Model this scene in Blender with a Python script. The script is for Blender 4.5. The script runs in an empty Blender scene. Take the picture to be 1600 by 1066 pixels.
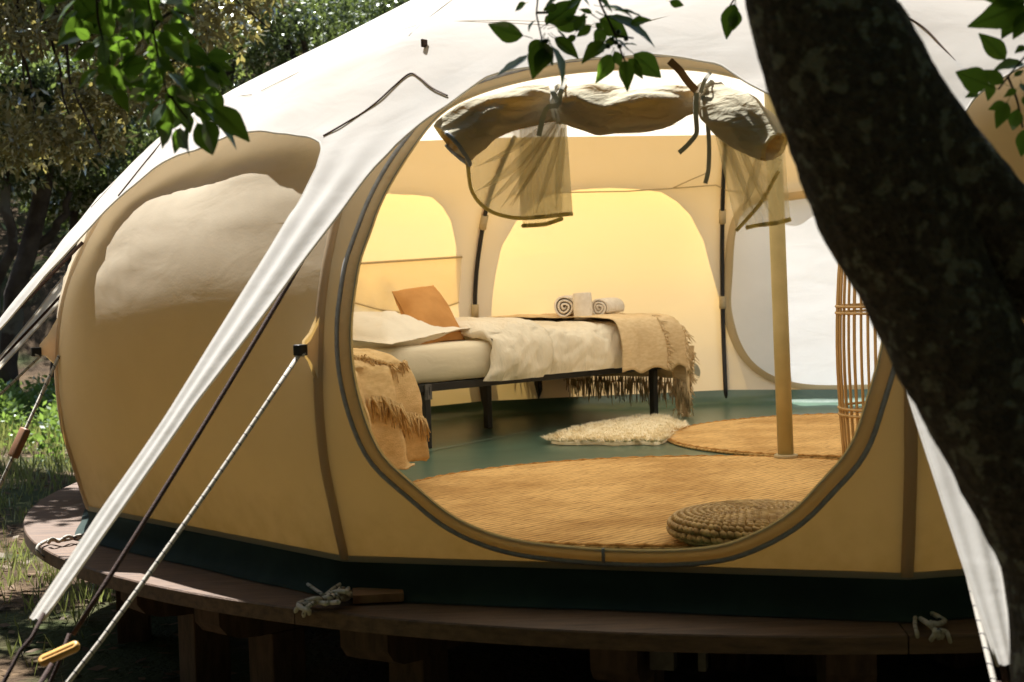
import bpy, bmesh, math, random
import numpy as np
from mathutils import Vector, Matrix, noise
rnd = random.Random(7)
nrs = np.random.RandomState(11)
C = bpy.context.scene.collection
SC = bpy.context.scene

# ------------------------------------------------------------------ camera
FOC, PITCH, ROLL, CAMZ = 2496.0, math.radians(2.53), math.radians(-1.684), 0.8
cam_d = bpy.data.cameras.new('camera')
cam = bpy.data.objects.new('camera', cam_d); C.objects.link(cam)
cam_d.sensor_width = 36.0; cam_d.lens = FOC / 1600 * 36
cam_d.clip_start = .05; cam_d.clip_end = 600
_cp, _sp, _cr, _sr = math.cos(PITCH), math.sin(PITCH), math.cos(ROLL), math.sin(ROLL)
_X0 = Vector((1, 0, 0)); _D0 = -Vector((0, _sp, _cp)); _FW = Vector((0, _cp, -_sp))
_right = _X0 * _cr - _D0 * _sr
_down = _X0 * _sr + _D0 * _cr
M = Matrix((_right, -_down, -_FW)).transposed().to_4x4(); M.translation = (0, 0, CAMZ)
cam.matrix_world = M
cam_d.dof.use_dof = True; cam_d.dof.focus_distance = 5.6; cam_d.dof.aperture_fstop = 6.3
SC.camera = cam

# ------------------------------------------------------------------ sky, sun, exposure
SUN_AZ, SUN_EL = math.radians(152), math.radians(60)
sun_v = Vector((-math.sin(SUN_AZ) * math.cos(SUN_EL), -math.cos(SUN_AZ) * math.cos(SUN_EL), math.sin(SUN_EL)))
world = bpy.data.worlds.new('World'); SC.world = world; world.use_nodes = True
wn = world.node_tree
sky = wn.nodes.new('ShaderNodeTexSky'); sky.sky_type = 'NISHITA'; sky.sun_disc = False
sky.sun_elevation = SUN_EL; sky.sun_rotation = math.atan2(sun_v.x, sun_v.y)
bg = wn.nodes['Background']; bg.inputs[1].default_value = .05
wn.links.new(sky.outputs[0], bg.inputs[0])
sd = bpy.data.lights.new('sun', 'SUN'); sd.energy = 5.0; sd.angle = math.radians(.53); sd.color = (1, .97, .92)
sun = bpy.data.objects.new('sun', sd); C.objects.link(sun)
sun.rotation_euler = sun_v.to_track_quat('Z', 'Y').to_euler(); sun.location = sun_v * 30
SC.view_settings.view_transform = 'Standard'; SC.view_settings.look = 'None'
SC.view_settings.gamma = 1; SC.view_settings.use_curve_mapping = False
SC.view_settings.exposure = 1.5
SC.render.engine = 'CYCLES'
cy = SC.cycles
cy.max_bounces = 14; cy.diffuse_bounces = 9; cy.glossy_bounces = 4; cy.transmission_bounces = 8; cy.transparent_max_bounces = 24
cy.use_denoising = True; cy.sample_clamp_indirect = 8
cy.caustics_reflective = False; cy.caustics_refractive = False

# ------------------------------------------------------------------ surveying (pixel of the 1600x1066 photograph -> point of the place)
CAM = np.array([0, 0, CAMZ])
def raydir(px, py):
    x, y = px - 800, py - 533
    x0, y0 = x * _cr + y * _sr, -x * _sr + y * _cr
    u = -y0
    return np.array([x0, FOC * _cp + u * _sp, u * _cp - FOC * _sp])
def proj(p):
    X, Y, Z = p[0], p[1], p[2] - CAMZ
    d = Y * _cp - Z * _sp; u = Z * _cp + Y * _sp
    x, y = FOC * X / d, -FOC * u / d
    return np.array([800 + x * _cr - y * _sr, 533 + x * _sr + y * _cr])
def at_z(px, py, z):
    d = raydir(px, py); return CAM + d * ((z - CAMZ) / d[2])
def at_y(px, py, Y):
    d = raydir(px, py); return CAM + d * (Y / d[1])
def fit2(fn, px, py, q0, it=40):
    q = np.array(q0, float); I = np.eye(2) * 1e-4
    for _ in range(it):
        b = proj(fn(*q)); e = b - (px, py)
        J = np.array([(proj(fn(*(q + I[i]))) - b) / 1e-4 for i in range(2)]).T
        dq = -np.linalg.lstsq(J, e, rcond=None)[0]
        m = np.abs(dq).max()
        if m > .1: dq *= .1 / m
        q = q + dq
        if m < 1e-6: break
    return q

# ------------------------------------------------------------------ mesh helpers
def mesh(name, verts, faces, smooth=True):
    m = bpy.data.meshes.new(name)
    m.from_pydata([tuple(map(float, v)) for v in verts], [], faces)
    m.update()
    if smooth: m.polygons.foreach_set('use_smooth', [True] * len(m.polygons))
    return m
class MB:
    def __init__(s): s.v = []; s.f = []
    def add(s, v, f):
        n = len(s.v); s.v += [tuple(map(float, p)) for p in v]; s.f += [tuple(i + n for i in q) for q in f]; return s
    def grid(s, rows, closed=False):
        n = len(rows[0]); v = [p for r in rows for p in r]; f = []
        for i in range(len(rows) - 1):
            for j in range(n if closed else n - 1):
                k = (j + 1) % n
                f.append((i * n + j, i * n + k, (i + 1) * n + k, (i + 1) * n + j))
        return s.add(v, f)
    def tube(s, pts, r, sides=8, cap=True):
        pts = [Vector(p) for p in pts]; n = len(pts)
        rr = [r] * n if not hasattr(r, '__len__') else list(r)
        t0 = (pts[1] - pts[0]).normalized()
        a = t0.orthogonal().normalized(); rows = []
        for i, p in enumerate(pts):
            t = (pts[min(i + 1, n - 1)] - pts[max(i - 1, 0)])
            t = t.normalized() if t.length > 1e-9 else t0
            a = (a - t * a.dot(t)); a = a.normalized() if a.length > 1e-6 else t.orthogonal().normalized()
            b = t.cross(a)
            rows.append([p + (a * math.cos(2 * math.pi * j / sides) + b * math.sin(2 * math.pi * j / sides)) * rr[i] for j in range(sides)])
        k = len(s.v); s.grid(rows, True)
        if cap:
            s.f.append(tuple(k + j for j in range(sides))[::-1]); s.f.append(tuple(k + (n - 1) * sides + j for j in range(sides)))
        return s
    def box(s, c, half, ax=None, bev=0):
        ax = ax or (Vector((1, 0, 0)), Vector((0, 1, 0)), Vector((0, 0, 1)))
        c = Vector(c); bm = bmesh.new(); bmesh.ops.create_cube(bm, size=2)
        for v in bm.verts: v.co = Vector((v.co.x * half[0], v.co.y * half[1], v.co.z * half[2]))
        if bev: bmesh.ops.bevel(bm, geom=bm.edges[:], offset=bev, segments=2, profile=.6, affect='EDGES')
        bm.verts.index_update()
        s.add([c + ax[0] * v.co.x + ax[1] * v.co.y + ax[2] * v.co.z for v in bm.verts], [tuple(v.index for v in f.verts) for f in bm.faces]); bm.free(); return s
    def lathe(s, c, prof, n=32, ax=None):
        c = Vector(c); rows = []
        for r, z in prof: rows.append([c + Vector((r * math.cos(2 * math.pi * j / n), r * math.sin(2 * math.pi * j / n), z)) for j in range(n)])
        return s.grid(rows, True)
    def mesh(s, name, smooth=True): return mesh(name, s.v, s.f, smooth)
def link(name, me, mat, parent=None, loc=None):
    o = bpy.data.objects.new(name, me); C.objects.link(o)
    if mat and me is not None and not me.materials: me.materials.append(mat)
    if parent is not None:
        o.parent = parent
        if parent.parent is None and parent.type == 'EMPTY': o.matrix_parent_inverse = Matrix.Translation(-parent.location)
    if loc is not None: o.location = loc
    return o
def obj(name, mb, mat, parent=None, smooth=True, **kw):
    o = link(name, mb.mesh(name, smooth) if isinstance(mb, MB) else mb, mat, parent)
    for k, v in kw.items(): o[k] = v
    return o
def thing(name, label, cat, loc=(0, 0, 0), group=None):
    o = bpy.data.objects.new(name, None); C.objects.link(o); o.location = loc; o.empty_display_size = .1
    return tag(o, label, cat, group)
def tag(o, label, cat, group=None):
    o['label'] = label; o['category'] = cat
    if group: o['group'] = group
    return o
def fbm(p, sc=1.0, oc=3):
    return noise.fractal(Vector(p) * sc, 1.0, 2.0, oc)
def pchip(x, xs, ys):
    xs = list(xs); ys = list(ys)
    if x <= xs[0]: return ys[0]
    if x >= xs[-1]: return ys[-1]
    n = len(xs); d = [(ys[i + 1] - ys[i]) / (xs[i + 1] - xs[i]) for i in range(n - 1)]
    i = max(k for k in range(n - 1) if xs[k] <= x)
    def sl(k):
        if k == 0: return d[0]
        if k == n - 1: return d[-1]
        return 0 if d[k - 1] * d[k] <= 0 else 2 * d[k - 1] * d[k] / (d[k - 1] + d[k])
    h = xs[i + 1] - xs[i]; t = (x - xs[i]) / h
    return ((1 + 2 * t) * (1 - t) ** 2 * ys[i] + t * (1 - t) ** 2 * h * sl(i) + t * t * (3 - 2 * t) * ys[i + 1] + t * t * (t - 1) * h * sl(i + 1))
def tab(x, T): return pchip(x, [a for a, b in T], [b for a, b in T])
def lin(x, T): return float(np.interp(x, [a for a, b in T], [b for a, b in T]))
def smooth_path(pts, n=24):
    P = np.array(pts, float); L = np.r_[0, np.cumsum(np.linalg.norm(np.diff(P, axis=0), axis=1))]
    return [np.array([pchip(t, L, P[:, k]) for k in range(P.shape[1])]) for t in np.linspace(0, L[-1], n)]
def catmull(pts, n=8, closed=False):
    P = [np.array(p, float) for p in pts]; N = len(P); out = []
    for i in range(N if closed else N - 1):
        a, b, c, d = (P[(i - 1) % N], P[i], P[(i + 1) % N], P[(i + 2) % N]) if closed else (P[max(i - 1, 0)], P[i], P[i + 1], P[min(i + 2, N - 1)])
        for j in range(n):
            t = j / n
            out.append(.5 * ((2 * b) + (c - a) * t + (2 * a - 5 * b + 4 * c - d) * t * t + (3 * b - a - 3 * c + d) * t ** 3))
    if not closed: out.append(P[-1])
    return out

# ------------------------------------------------------------------ materials
def nmat(name):
    m = bpy.data.materials.new(name); m.use_nodes = True; nt = m.node_tree; nt.nodes.clear()
    out = nt.nodes.new('ShaderNodeOutputMaterial'); return m, nt, out
def nd(nt, t, **kw):
    n = nt.nodes.new('ShaderNode' + t)
    for k, v in kw.items():
        if k.startswith('i_'):
            n.inputs[k[2:].replace('_', ' ')].default_value = v
        else: setattr(n, k, v)
    return n
def rgba(c): return (c[0], c[1], c[2], 1)
def noisecol(nt, a, b, scale, detail=5, lo=.35, hi=.65, co=None, stretch=None, rough=.55):
    tc = nd(nt, 'TexCoord'); src = tc.outputs['Object']
    if stretch:
        mp = nd(nt, 'Mapping'); mp.inputs['Scale'].default_value = stretch; nt.links.new(src, mp.inputs[0]); src = mp.outputs[0]
    n = nd(nt, 'TexNoise'); n.inputs['Scale'].default_value = scale; n.inputs['Detail'].default_value = detail; n.inputs['Roughness'].default_value = rough
    nt.links.new(src, n.inputs['Vector'])
    r = nd(nt, 'ValToRGB'); r.color_ramp.elements[0].position = lo; r.color_ramp.elements[1].position = hi
    r.color_ramp.elements[0].color = rgba(a); r.color_ramp.elements[1].color = rgba(b)
    nt.links.new(n.outputs['Fac'], r.inputs[0])
    return n, r, src
def mixc(nt, f, a, b, mode='MIX'):
    m = nd(nt, 'Mix', data_type='RGBA', blend_type=mode)
    for s, i in ((f, 0), (a, 6), (b, 7)):
        if hasattr(s, 'is_linked'): nt.links.new(s, m.inputs[i])
        else: m.inputs[i].default_value = s if i == 0 else rgba(s)
    return m.outputs[2]
def bump(nt, h, strength, dist, prev=None):
    b = nd(nt, 'Bump'); b.inputs['Strength'].default_value = strength; b.inputs['Distance'].default_value = dist
    nt.links.new(h, b.inputs['Height'])
    if prev: nt.links.new(prev, b.inputs['Normal'])
    return b.outputs[0]
def solid(name, a, b=None, scale=20, rough=.7, bmp=.2, bd=.003, bscale=None, metal=0, stretch=None, spec=.4, lo=.35, hi=.65):
    m, nt, out = nmat(name); p = nd(nt, 'BsdfPrincipled')
    p.inputs['Roughness'].default_value = rough; p.inputs['Metallic'].default_value = metal; p.inputs['Specular IOR Level'].default_value = spec
    n, r, src = noisecol(nt, a, b or tuple(c * .75 for c in a), scale, stretch=stretch, lo=lo, hi=hi)
    nt.links.new(r.outputs[0], p.inputs['Base Color'])
    h = n.outputs['Fac']
    if bscale:
        n2 = nd(nt, 'TexNoise'); n2.inputs['Scale'].default_value = bscale; n2.inputs['Detail'].default_value = 4; nt.links.new(src, n2.inputs['Vector']); h = n2.outputs['Fac']
    if bmp: nt.links.new(bump(nt, h, bmp, bd), p.inputs['Normal'])
    nt.links.new(p.outputs[0], out.inputs[0]); return m
def cloth(name, dif, tra, fac, wr=.5, wscale=5, weave=.25, rough=.9, alpha=None, dirt=.1, wd=.012, wstretch=(1, 1, 2.2), inner=None, splash=False):
    """woven sheet that reflects on one side and lets light through to the other"""
    m, nt, out = nmat(name)
    n, r, src = noisecol(nt, tuple(c * (1 - dirt) for c in dif), dif, 2.3, detail=6, lo=.3, hi=.6)
    d = nd(nt, 'BsdfDiffuse'); t = nd(nt, 'BsdfTranslucent'); mx = nd(nt, 'MixShader')
    col = r.outputs[0]
    if splash:   # rain marks and mud thrown up from the deck: densest along the foot of the wall
        sx = nd(nt, 'SeparateXYZ'); nt.links.new(src, sx.inputs[0])
        mr = nd(nt, 'MapRange'); mr.inputs[1].default_value = .38; mr.inputs[2].default_value = .04; nt.links.new(sx.outputs[2], mr.inputs[0])
        sn = nd(nt, 'TexNoise'); sn.inputs['Scale'].default_value = 14; sn.inputs['Detail'].default_value = 7; nt.links.new(src, sn.inputs[0])
        ml_ = nd(nt, 'Math', operation='MULTIPLY'); nt.links.new(mr.outputs[0], ml_.inputs[0]); nt.links.new(sn.outputs[0], ml_.inputs[1])
        r5 = nd(nt, 'ValToRGB'); r5.color_ramp.elements[0].position = .22; r5.color_ramp.elements[0].color = (0, 0, 0, 1); r5.color_ramp.elements[1].position = .62; r5.color_ramp.elements[1].color = (.55, .55, .55, 1)
        nt.links.new(ml_.outputs[0], r5.inputs[0]); col = mixc(nt, r5.outputs[0], col, (.22, .16, .1))
    if inner:    # paler inner face: the wall's outside shade is put into its outer colour
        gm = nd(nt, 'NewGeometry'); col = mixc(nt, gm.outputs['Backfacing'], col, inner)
    nt.links.new(col, d.inputs[0]); t.inputs[0].default_value = rgba(tra); mx.inputs[0].default_value = fac
    mp = nd(nt, 'Mapping'); mp.inputs['Scale'].default_value = wstretch; mp.inputs['Rotation'].default_value = (.2, .5, .3); nt.links.new(src, mp.inputs[0])
    w = nd(nt, 'TexNoise'); w.inputs['Scale'].default_value = wscale; w.inputs['Detail'].default_value = 3; w.inputs['Distortion'].default_value = .6; nt.links.new(mp.outputs[0], w.inputs['Vector'])
    b1 = bump(nt, w.outputs['Fac'], wr, wd)
    v = nd(nt, 'TexNoise'); v.inputs['Scale'].default_value = 170; v.inputs['Detail'].default_value = 2; nt.links.new(src, v.inputs['Vector'])
    b2 = bump(nt, v.outputs['Fac'], weave, .0015, b1)
    nt.links.new(b2, d.inputs['Normal']); nt.links.new(b1, t.inputs['Normal'])
    nt.links.new(d.outputs[0], mx.inputs[1]); nt.links.new(t.outputs[0], mx.inputs[2])
    sh = mx.outputs[0]
    if alpha is not None:
        tr = nd(nt, 'BsdfTransparent'); m2 = nd(nt, 'MixShader'); m2.inputs[0].default_value = alpha
        nt.links.new(tr.outputs[0], m2.inputs[1]); nt.links.new(sh, m2.inputs[2]); sh = m2.outputs[0]
    nt.links.new(sh, out.inputs[0]); return m
def leafmat(name, c1, c2, tr, fac=.45, gloss=.25, rough=.38, island=False):
    m, nt, out = nmat(name)
    if island: rv = nd(nt, 'NewGeometry').outputs['Random Per Island']
    else: rv = nd(nt, 'ObjectInfo').outputs['Random']
    col = mixc(nt, rv, c1, c2)
    tcol = mixc(nt, rv, tr, tuple(min(1, c * 1.35) for c in tr))
    d = nd(nt, 'BsdfDiffuse'); t = nd(nt, 'BsdfTranslucent'); g = nd(nt, 'BsdfGlossy'); g.inputs['Roughness'].default_value = rough
    g.inputs[0].default_value = (.8, .85, .8, 1)
    nt.links.new(col, d.inputs[0]); nt.links.new(tcol, t.inputs[0])
    mx = nd(nt, 'MixShader'); mx.inputs[0].default_value = fac; nt.links.new(d.outputs[0], mx.inputs[1]); nt.links.new(t.outputs[0], mx.inputs[2])
    fr = nd(nt, 'Fresnel'); fr.inputs[0].default_value = 1.45
    ml = nd(nt, 'Math', operation='MULTIPLY'); nt.links.new(fr.outputs[0], ml.inputs[0]); ml.inputs[1].default_value = gloss * 1.6
    m2 = nd(nt, 'MixShader'); nt.links.new(ml.outputs[0], m2.inputs[0]); nt.links.new(mx.outputs[0], m2.inputs[1]); nt.links.new(g.outputs[0], m2.inputs[2])
    nt.links.new(m2.outputs[0], out.inputs[0]); return m

MAT = {}
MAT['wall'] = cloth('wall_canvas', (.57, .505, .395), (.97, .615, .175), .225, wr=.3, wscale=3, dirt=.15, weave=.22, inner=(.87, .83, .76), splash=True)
MAT['roof'] = cloth('roof_canvas', (.61, .595, .57), (.97, .90, .75), .35, wr=.35, wscale=4)
MAT['door'] = cloth('door_canvas', (.68, .635, .48), (.85, .58, .18), .3, wr=.9, wscale=17)
MAT['white_door'] = cloth('white_liner', (.84, .87, .93), (.92, .96, 1.0), .33, wr=.25, wscale=4)
MAT['hem'] = cloth('hem_tape', (.42, .40, .33), (.3, .25, .12), .2, wr=0)
MAT['zip'] = solid('zip_tape', (.34, .35, .38), (.26, .265, .29), 60, .5, .4, .002, 400)
MAT['mesh'] = cloth('bug_mesh', (.66, .59, .38), (.8, .68, .36), .5, wr=.4, wscale=8, alpha=.48)
MAT['meshhem'] = cloth('mesh_binding', (.70, .64, .36), (.85, .72, .32), .55, wr=.2)
MAT['pvc'] = solid('green_pvc', (.074, .130, .092), (.058, .106, .076), 6, .3, .4, .004, 7, spec=.5)
MAT['skirt'] = solid('dark_skirt_pvc', (.026, .046, .040), (.017, .030, .027), 6, .75, .6, .006, 9, spec=.12)
MAT['pole_black'] = solid('black_pole', (.012, .012, .013), None, 30, .45, .1)
MAT['pole_tan'] = solid('tan_pole', (.50, .41, .20), (.44, .36, .17), 12, .42, .05, .001)
MAT['tape'] = cloth('sleeve_tape', (.6, .5, .32), (.6, .42, .18), .25, wr=.1)
MAT['stitch'] = solid('brown_stitch', (.07, .032, .016), None, 60, .8, 0)
MAT['brown_rope'] = solid('brown_rope', (.055, .028, .022), (.03, .015, .012), 90, .85, .6, .003, 300)
MAT['toggle'] = solid('yellow_wood', (.62, .36, .10), (.5, .28, .07), 25, .45, .2, .001, stretch=(1, 8, 1))
MAT['toggle_brown'] = solid('brown_wood', (.25, .12, .06), None, 25, .5, .2, .001)
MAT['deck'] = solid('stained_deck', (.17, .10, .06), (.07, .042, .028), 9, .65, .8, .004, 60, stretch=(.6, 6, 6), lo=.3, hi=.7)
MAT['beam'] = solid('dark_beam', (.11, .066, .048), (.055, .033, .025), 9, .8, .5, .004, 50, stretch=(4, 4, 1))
MAT['offcut'] = solid('fresh_wood', (.30, .17, .085), (.2, .1, .05), 14, .6, .3, .002, stretch=(1, 8, 1))
MAT['metal'] = solid('zinc', (.13, .12, .11), (.08, .075, .07), 30, .6, .2, .001, metal=.2)
def rope_mat():
    m, nt, out = nmat('flecked_rope'); p = nd(nt, 'BsdfPrincipled'); p.inputs['Roughness'].default_value = .8
    tc = nd(nt, 'TexCoord'); w = nd(nt, 'TexWave'); w.wave_type = 'BANDS'; w.bands_direction = 'DIAGONAL'
    w.inputs['Scale'].default_value = 13; w.inputs['Distortion'].default_value = 1; w.inputs['Detail'].default_value = 1
    nt.links.new(tc.outputs['Object'], w.inputs[0]); r = nd(nt, 'ValToRGB')
    r.color_ramp.elements[0].position = .965; r.color_ramp.elements[0].color = (.46, .43, .375, 1)
    r.color_ramp.elements[1].position = .985; r.color_ramp.elements[1].color = (.05, .05, .06, 1)
    nt.links.new(w.outputs['Fac'], r.inputs[0]); nt.links.new(r.outputs[0], p.inputs['Base Color'])
    n = nd(nt, 'TexNoise'); n.inputs['Scale'].default_value = 350; nt.links.new(tc.outputs['Object'], n.inputs[0])
    nt.links.new(bump(nt, n.outputs[0], .6, .002), p.inputs['Normal']); nt.links.new(p.outputs[0], out.inputs[0]); return m
MAT['rope'] = rope_mat()
def rug_mat(name, ang, sp):
    m, nt, out = nmat(name); p = nd(nt, 'BsdfPrincipled'); p.inputs['Roughness'].default_value = .95; p.inputs['Specular IOR Level'].default_value = .1
    tc = nd(nt, 'TexCoord'); mp = nd(nt, 'Mapping'); mp.inputs['Rotation'].default_value = (0, 0, -ang); nt.links.new(tc.outputs['Object'], mp.inputs[0])
    mp2 = nd(nt, 'Mapping'); mp2.inputs['Scale'].default_value = (14, 70, 30); nt.links.new(mp.outputs[0], mp2.inputs[0])
    n0 = nd(nt, 'TexNoise'); n0.inputs['Scale'].default_value = 1; n0.inputs['Detail'].default_value = 4; n0.inputs['Roughness'].default_value = .75; nt.links.new(mp2.outputs[0], n0.inputs[0])
    wv = nd(nt, 'TexWave'); wv.wave_type = 'BANDS'; wv.bands_direction = 'Y'; wv.inputs['Scale'].default_value = 12; wv.inputs['Distortion'].default_value = 3.5; wv.inputs['Detail'].default_value = 3; wv.inputs['Detail Scale'].default_value = 1.4; nt.links.new(mp.outputs[0], wv.inputs[0])
    n = nd(nt, 'Mix', data_type='FLOAT'); n.inputs[0].default_value = .22; nt.links.new(n0.outputs[0], n.inputs[2]); nt.links.new(wv.outputs['Fac'], n.inputs[3])
    r = nd(nt, 'ValToRGB'); cr = r.color_ramp; cr.elements[0].position = .22; cr.elements[0].color = (.17, .075, .022, 1)
    cr.elements[1].position = .66; cr.elements[1].color = (.80, .52, .215, 1); e = cr.elements.new(.40); e.color = (.56, .35, .145, 1)
    nt.links.new(n.outputs[0], r.inputs[0])
    n3 = nd(nt, 'TexNoise'); n3.inputs['Scale'].default_value = 2.5; n3.inputs['Detail'].default_value = 4; nt.links.new(tc.outputs['Object'], n3.inputs[0])
    r3 = nd(nt, 'ValToRGB'); r3.color_ramp.elements[0].position = .35; r3.color_ramp.elements[0].color = (.72, .66, .58, 1); r3.color_ramp.elements[1].position = .6; r3.color_ramp.elements[1].color = (1, 1, 1, 1)
    nt.links.new(n3.outputs[0], r3.inputs[0])
    nt.links.new(mixc(nt, 1.0, r.outputs[0], r3.outputs[0], 'MULTIPLY'), p.inputs['Base Color'])
    nt.links.new(bump(nt, n.outputs[0], 1.0, .010), p.inputs['Normal'])
    nt.links.new(p.outputs[0], out.inputs[0]); return m
MAT['sheet'] = cloth('bed_sheet', (.82, .725, .55), (.6, .5, .3), .12, wr=.35, wscale=7, weave=.1)
MAT['duvet'] = cloth('duvet_cotton', (.82, .74, .59), (.6, .5, .3), .1, wr=.8, wscale=11, weave=.1, wd=.014, wstretch=(2.4, 2.4, .8))
MAT['pillow'] = cloth('pillow_cotton', (.86, .79, .66), (.6, .5, .3), .1, wr=.5, wscale=9, weave=.1)
MAT['cushion'] = solid('ochre_cushion', (.54, .27, .09), (.46, .22, .07), 8, .9, .6, .003, 240, spec=.1)
MAT['towel'] = solid('white_towel', (.78, .72, .64), (.7, .63, .54), 40, .95, .8, .004, 260, spec=.05)
MAT['throw'] = solid('woven_throw', (.74, .58, .36), (.64, .48, .28), 30, .95, .9, .004, 150, spec=.05, stretch=(1, 1, 3))
MAT['throw_dark'] = solid('throw_fringe', (.55, .43, .27), (.42, .31, .18), 40, .95, .6, .003, 200, spec=.05)
MAT['throw2'] = solid('ochre_throw', (.72, .52, .27), (.60, .41, .19), 24, .95, .9, .004, 150, spec=.05, stretch=(1, 1, 3))
MAT['fur'] = solid('sheep_fur', (.86, .78, .60), (.78, .68, .48), 20, .9, .3, .003, spec=.1)
MAT['seagrass'] = solid('seagrass', (.52, .36, .15), (.30, .185, .065), 26, .7, .4, .002, 90)
MAT['cane'] = solid('cane', (.52, .34, .15), (.42, .26, .1), 20, .5, .3, .001, stretch=(1, 1, .2))
MAT['bark'] = None
def bark_mat(name, base, light, lichen, sc):
    m, nt, out = nmat(name); p = nd(nt, 'BsdfPrincipled'); p.inputs['Roughness'].default_value = .95; p.inputs['Specular IOR Level'].default_value = .15
    n, r, src = noisecol(nt, base, light, sc, detail=8, lo=.4, hi=.7)
    n2 = nd(nt, 'TexNoise'); n2.inputs['Scale'].default_value = sc * .55; n2.inputs['Detail'].default_value = 7; n2.inputs['Distortion'].default_value = .2; nt.links.new(src, n2.inputs[0])
    r2 = nd(nt, 'ValToRGB'); r2.color_ramp.elements[0].position = .55; r2.color_ramp.elements[0].color = (0, 0, 0, 1); r2.color_ramp.elements[1].position = .62
    nt.links.new(n2.outputs[0], r2.inputs[0])
    nt.links.new(mixc(nt, r2.outputs[0], r.outputs[0], lichen), p.inputs['Base Color'])
    n3 = nd(nt, 'TexVoronoi'); n3.inputs['Scale'].default_value = sc * 2.2; nt.links.new(src, n3.inputs[0])
    b1 = bump(nt, n3.outputs[0], .7, .012); b2 = bump(nt, n.outputs[0], .8, .01, b1)
    nt.links.new(b2, p.inputs['Normal']); nt.links.new(p.outputs[0], out.inputs[0]); return m
MAT['bark'] = bark_mat('bark_near', (.085, .072, .062), (.19, .16, .135), (.30, .30, .255), 66)
MAT['bark_far'] = bark_mat('bark_far', (.045, .034, .028), (.10, .08, .065), (.13, .12, .1), 5)
MAT['leaf'] = leafmat('apple_leaf', (.022, .05, .014), (.036, .07, .018), (.13, .24, .022), .48, .12, .42)
MAT['leaf_mass'] = leafmat('apple_leaf_mass', (.022, .045, .014), (.035, .065, .018), (.12, .2, .025), .35, .1, .45, True)
MAT['olive'] = leafmat('oak_leaf', (.13, .12, .055), (.22, .19, .09), (.36, .31, .09), .42, .4, .34, True)
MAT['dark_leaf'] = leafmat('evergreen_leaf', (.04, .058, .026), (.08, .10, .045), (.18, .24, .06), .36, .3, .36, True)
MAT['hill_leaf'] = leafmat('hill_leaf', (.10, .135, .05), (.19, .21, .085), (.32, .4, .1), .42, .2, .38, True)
MAT['grass'] = leafmat('grass_blade', (.09, .12, .035), (.23, .21, .10), (.25, .28, .08), .4, .15, .4, True)
MAT['weed'] = leafmat('weed_leaf', (.07, .13, .035), (.13, .19, .06), (.25, .38, .07), .4, .15, .4, True)
MAT['litter'] = leafmat('dry_leaf', (.085, .045, .022), (.19, .12, .07), (.2, .11, .04), .2, .02, .6, True)
MAT['twig'] = solid('twig', (.05, .032, .022), None, 40, .8, .4, .001)
# ================================================================== GROUND
def sstep(a, b, x):
    t = min(1, max(0, (x - a) / (b - a))); return t * t * (3 - 2 * t)
def gz(x, y):
    z = -.56 + .05 * fbm((x * .5, y * .5, 0), 1) + .02 * fbm((x, y, 3), 3)
    z += sstep(18, 22, y) * 1.0 + max(0, y - 20) * .30 + .5 * sstep(21, 32, y) * fbm((x * .12, y * .12, 5))
    d = math.hypot(x, (y - 8) * .85)
    if y < 18: z += max(0, d - 17) * .28 * (1 - sstep(12, 18, y))  # unseen rise at the sides and back, added to shut out sky light
    return z
def axis(lo, hi, flo, fhi, fine, coarse):
    a = [flo]; 
    while a[-1] < fhi: a.append(a[-1] + fine)
    s = fine
    while a[-1] < hi: s = min(coarse, s * 1.25); a.append(a[-1] + s)
    s = fine; b = [flo]
    while b[-1] > lo: s = min(coarse, s * 1.25); b.append(b[-1] - s)
    return b[:0:-1] + a
xs = axis(-110, 110, -8, 8, .2, 8); ys = axis(-60, 150, 1, 22, .2, 8)
g = MB(); g.grid([[(x, y, gz(x, y)) for x in xs] for y in ys])
def ground_mat():
    m, nt, out = nmat('ground_soil'); p = nd(nt, 'BsdfPrincipled'); p.inputs['Roughness'].default_value = .95; p.inputs['Specular IOR Level'].default_value = .1
    n, r, src = noisecol(nt, (.045, .03, .019), (.14, .095, .056), 3.5, detail=9, lo=.35, hi=.68)
    n2 = nd(nt, 'TexNoise'); n2.inputs['Scale'].default_value = 1.1; n2.inputs['Detail'].default_value = 6; nt.links.new(src, n2.inputs[0])
    r2 = nd(nt, 'ValToRGB'); r2.color_ramp.elements[0].position = .47; r2.color_ramp.elements[0].color = (0, 0, 0, 1); r2.color_ramp.elements[1].position = .6
    nt.links.new(n2.outputs[0], r2.inputs[0])
    n3 = nd(nt, 'TexNoise'); n3.inputs['Scale'].default_value = 40; n3.inputs['Detail'].default_value = 4; nt.links.new(src, n3.inputs[0])
    nt.links.new(mixc(nt, r2.outputs[0], r.outputs[0], (.055, .065, .026)), p.inputs['Base Color'])
    nt.links.new(bump(nt, n3.outputs[0], .9, .03), p.inputs['Normal']); nt.links.new(p.outputs[0], out.inputs[0]); return m
obj('ground', g, ground_mat(), kind='structure')

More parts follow.
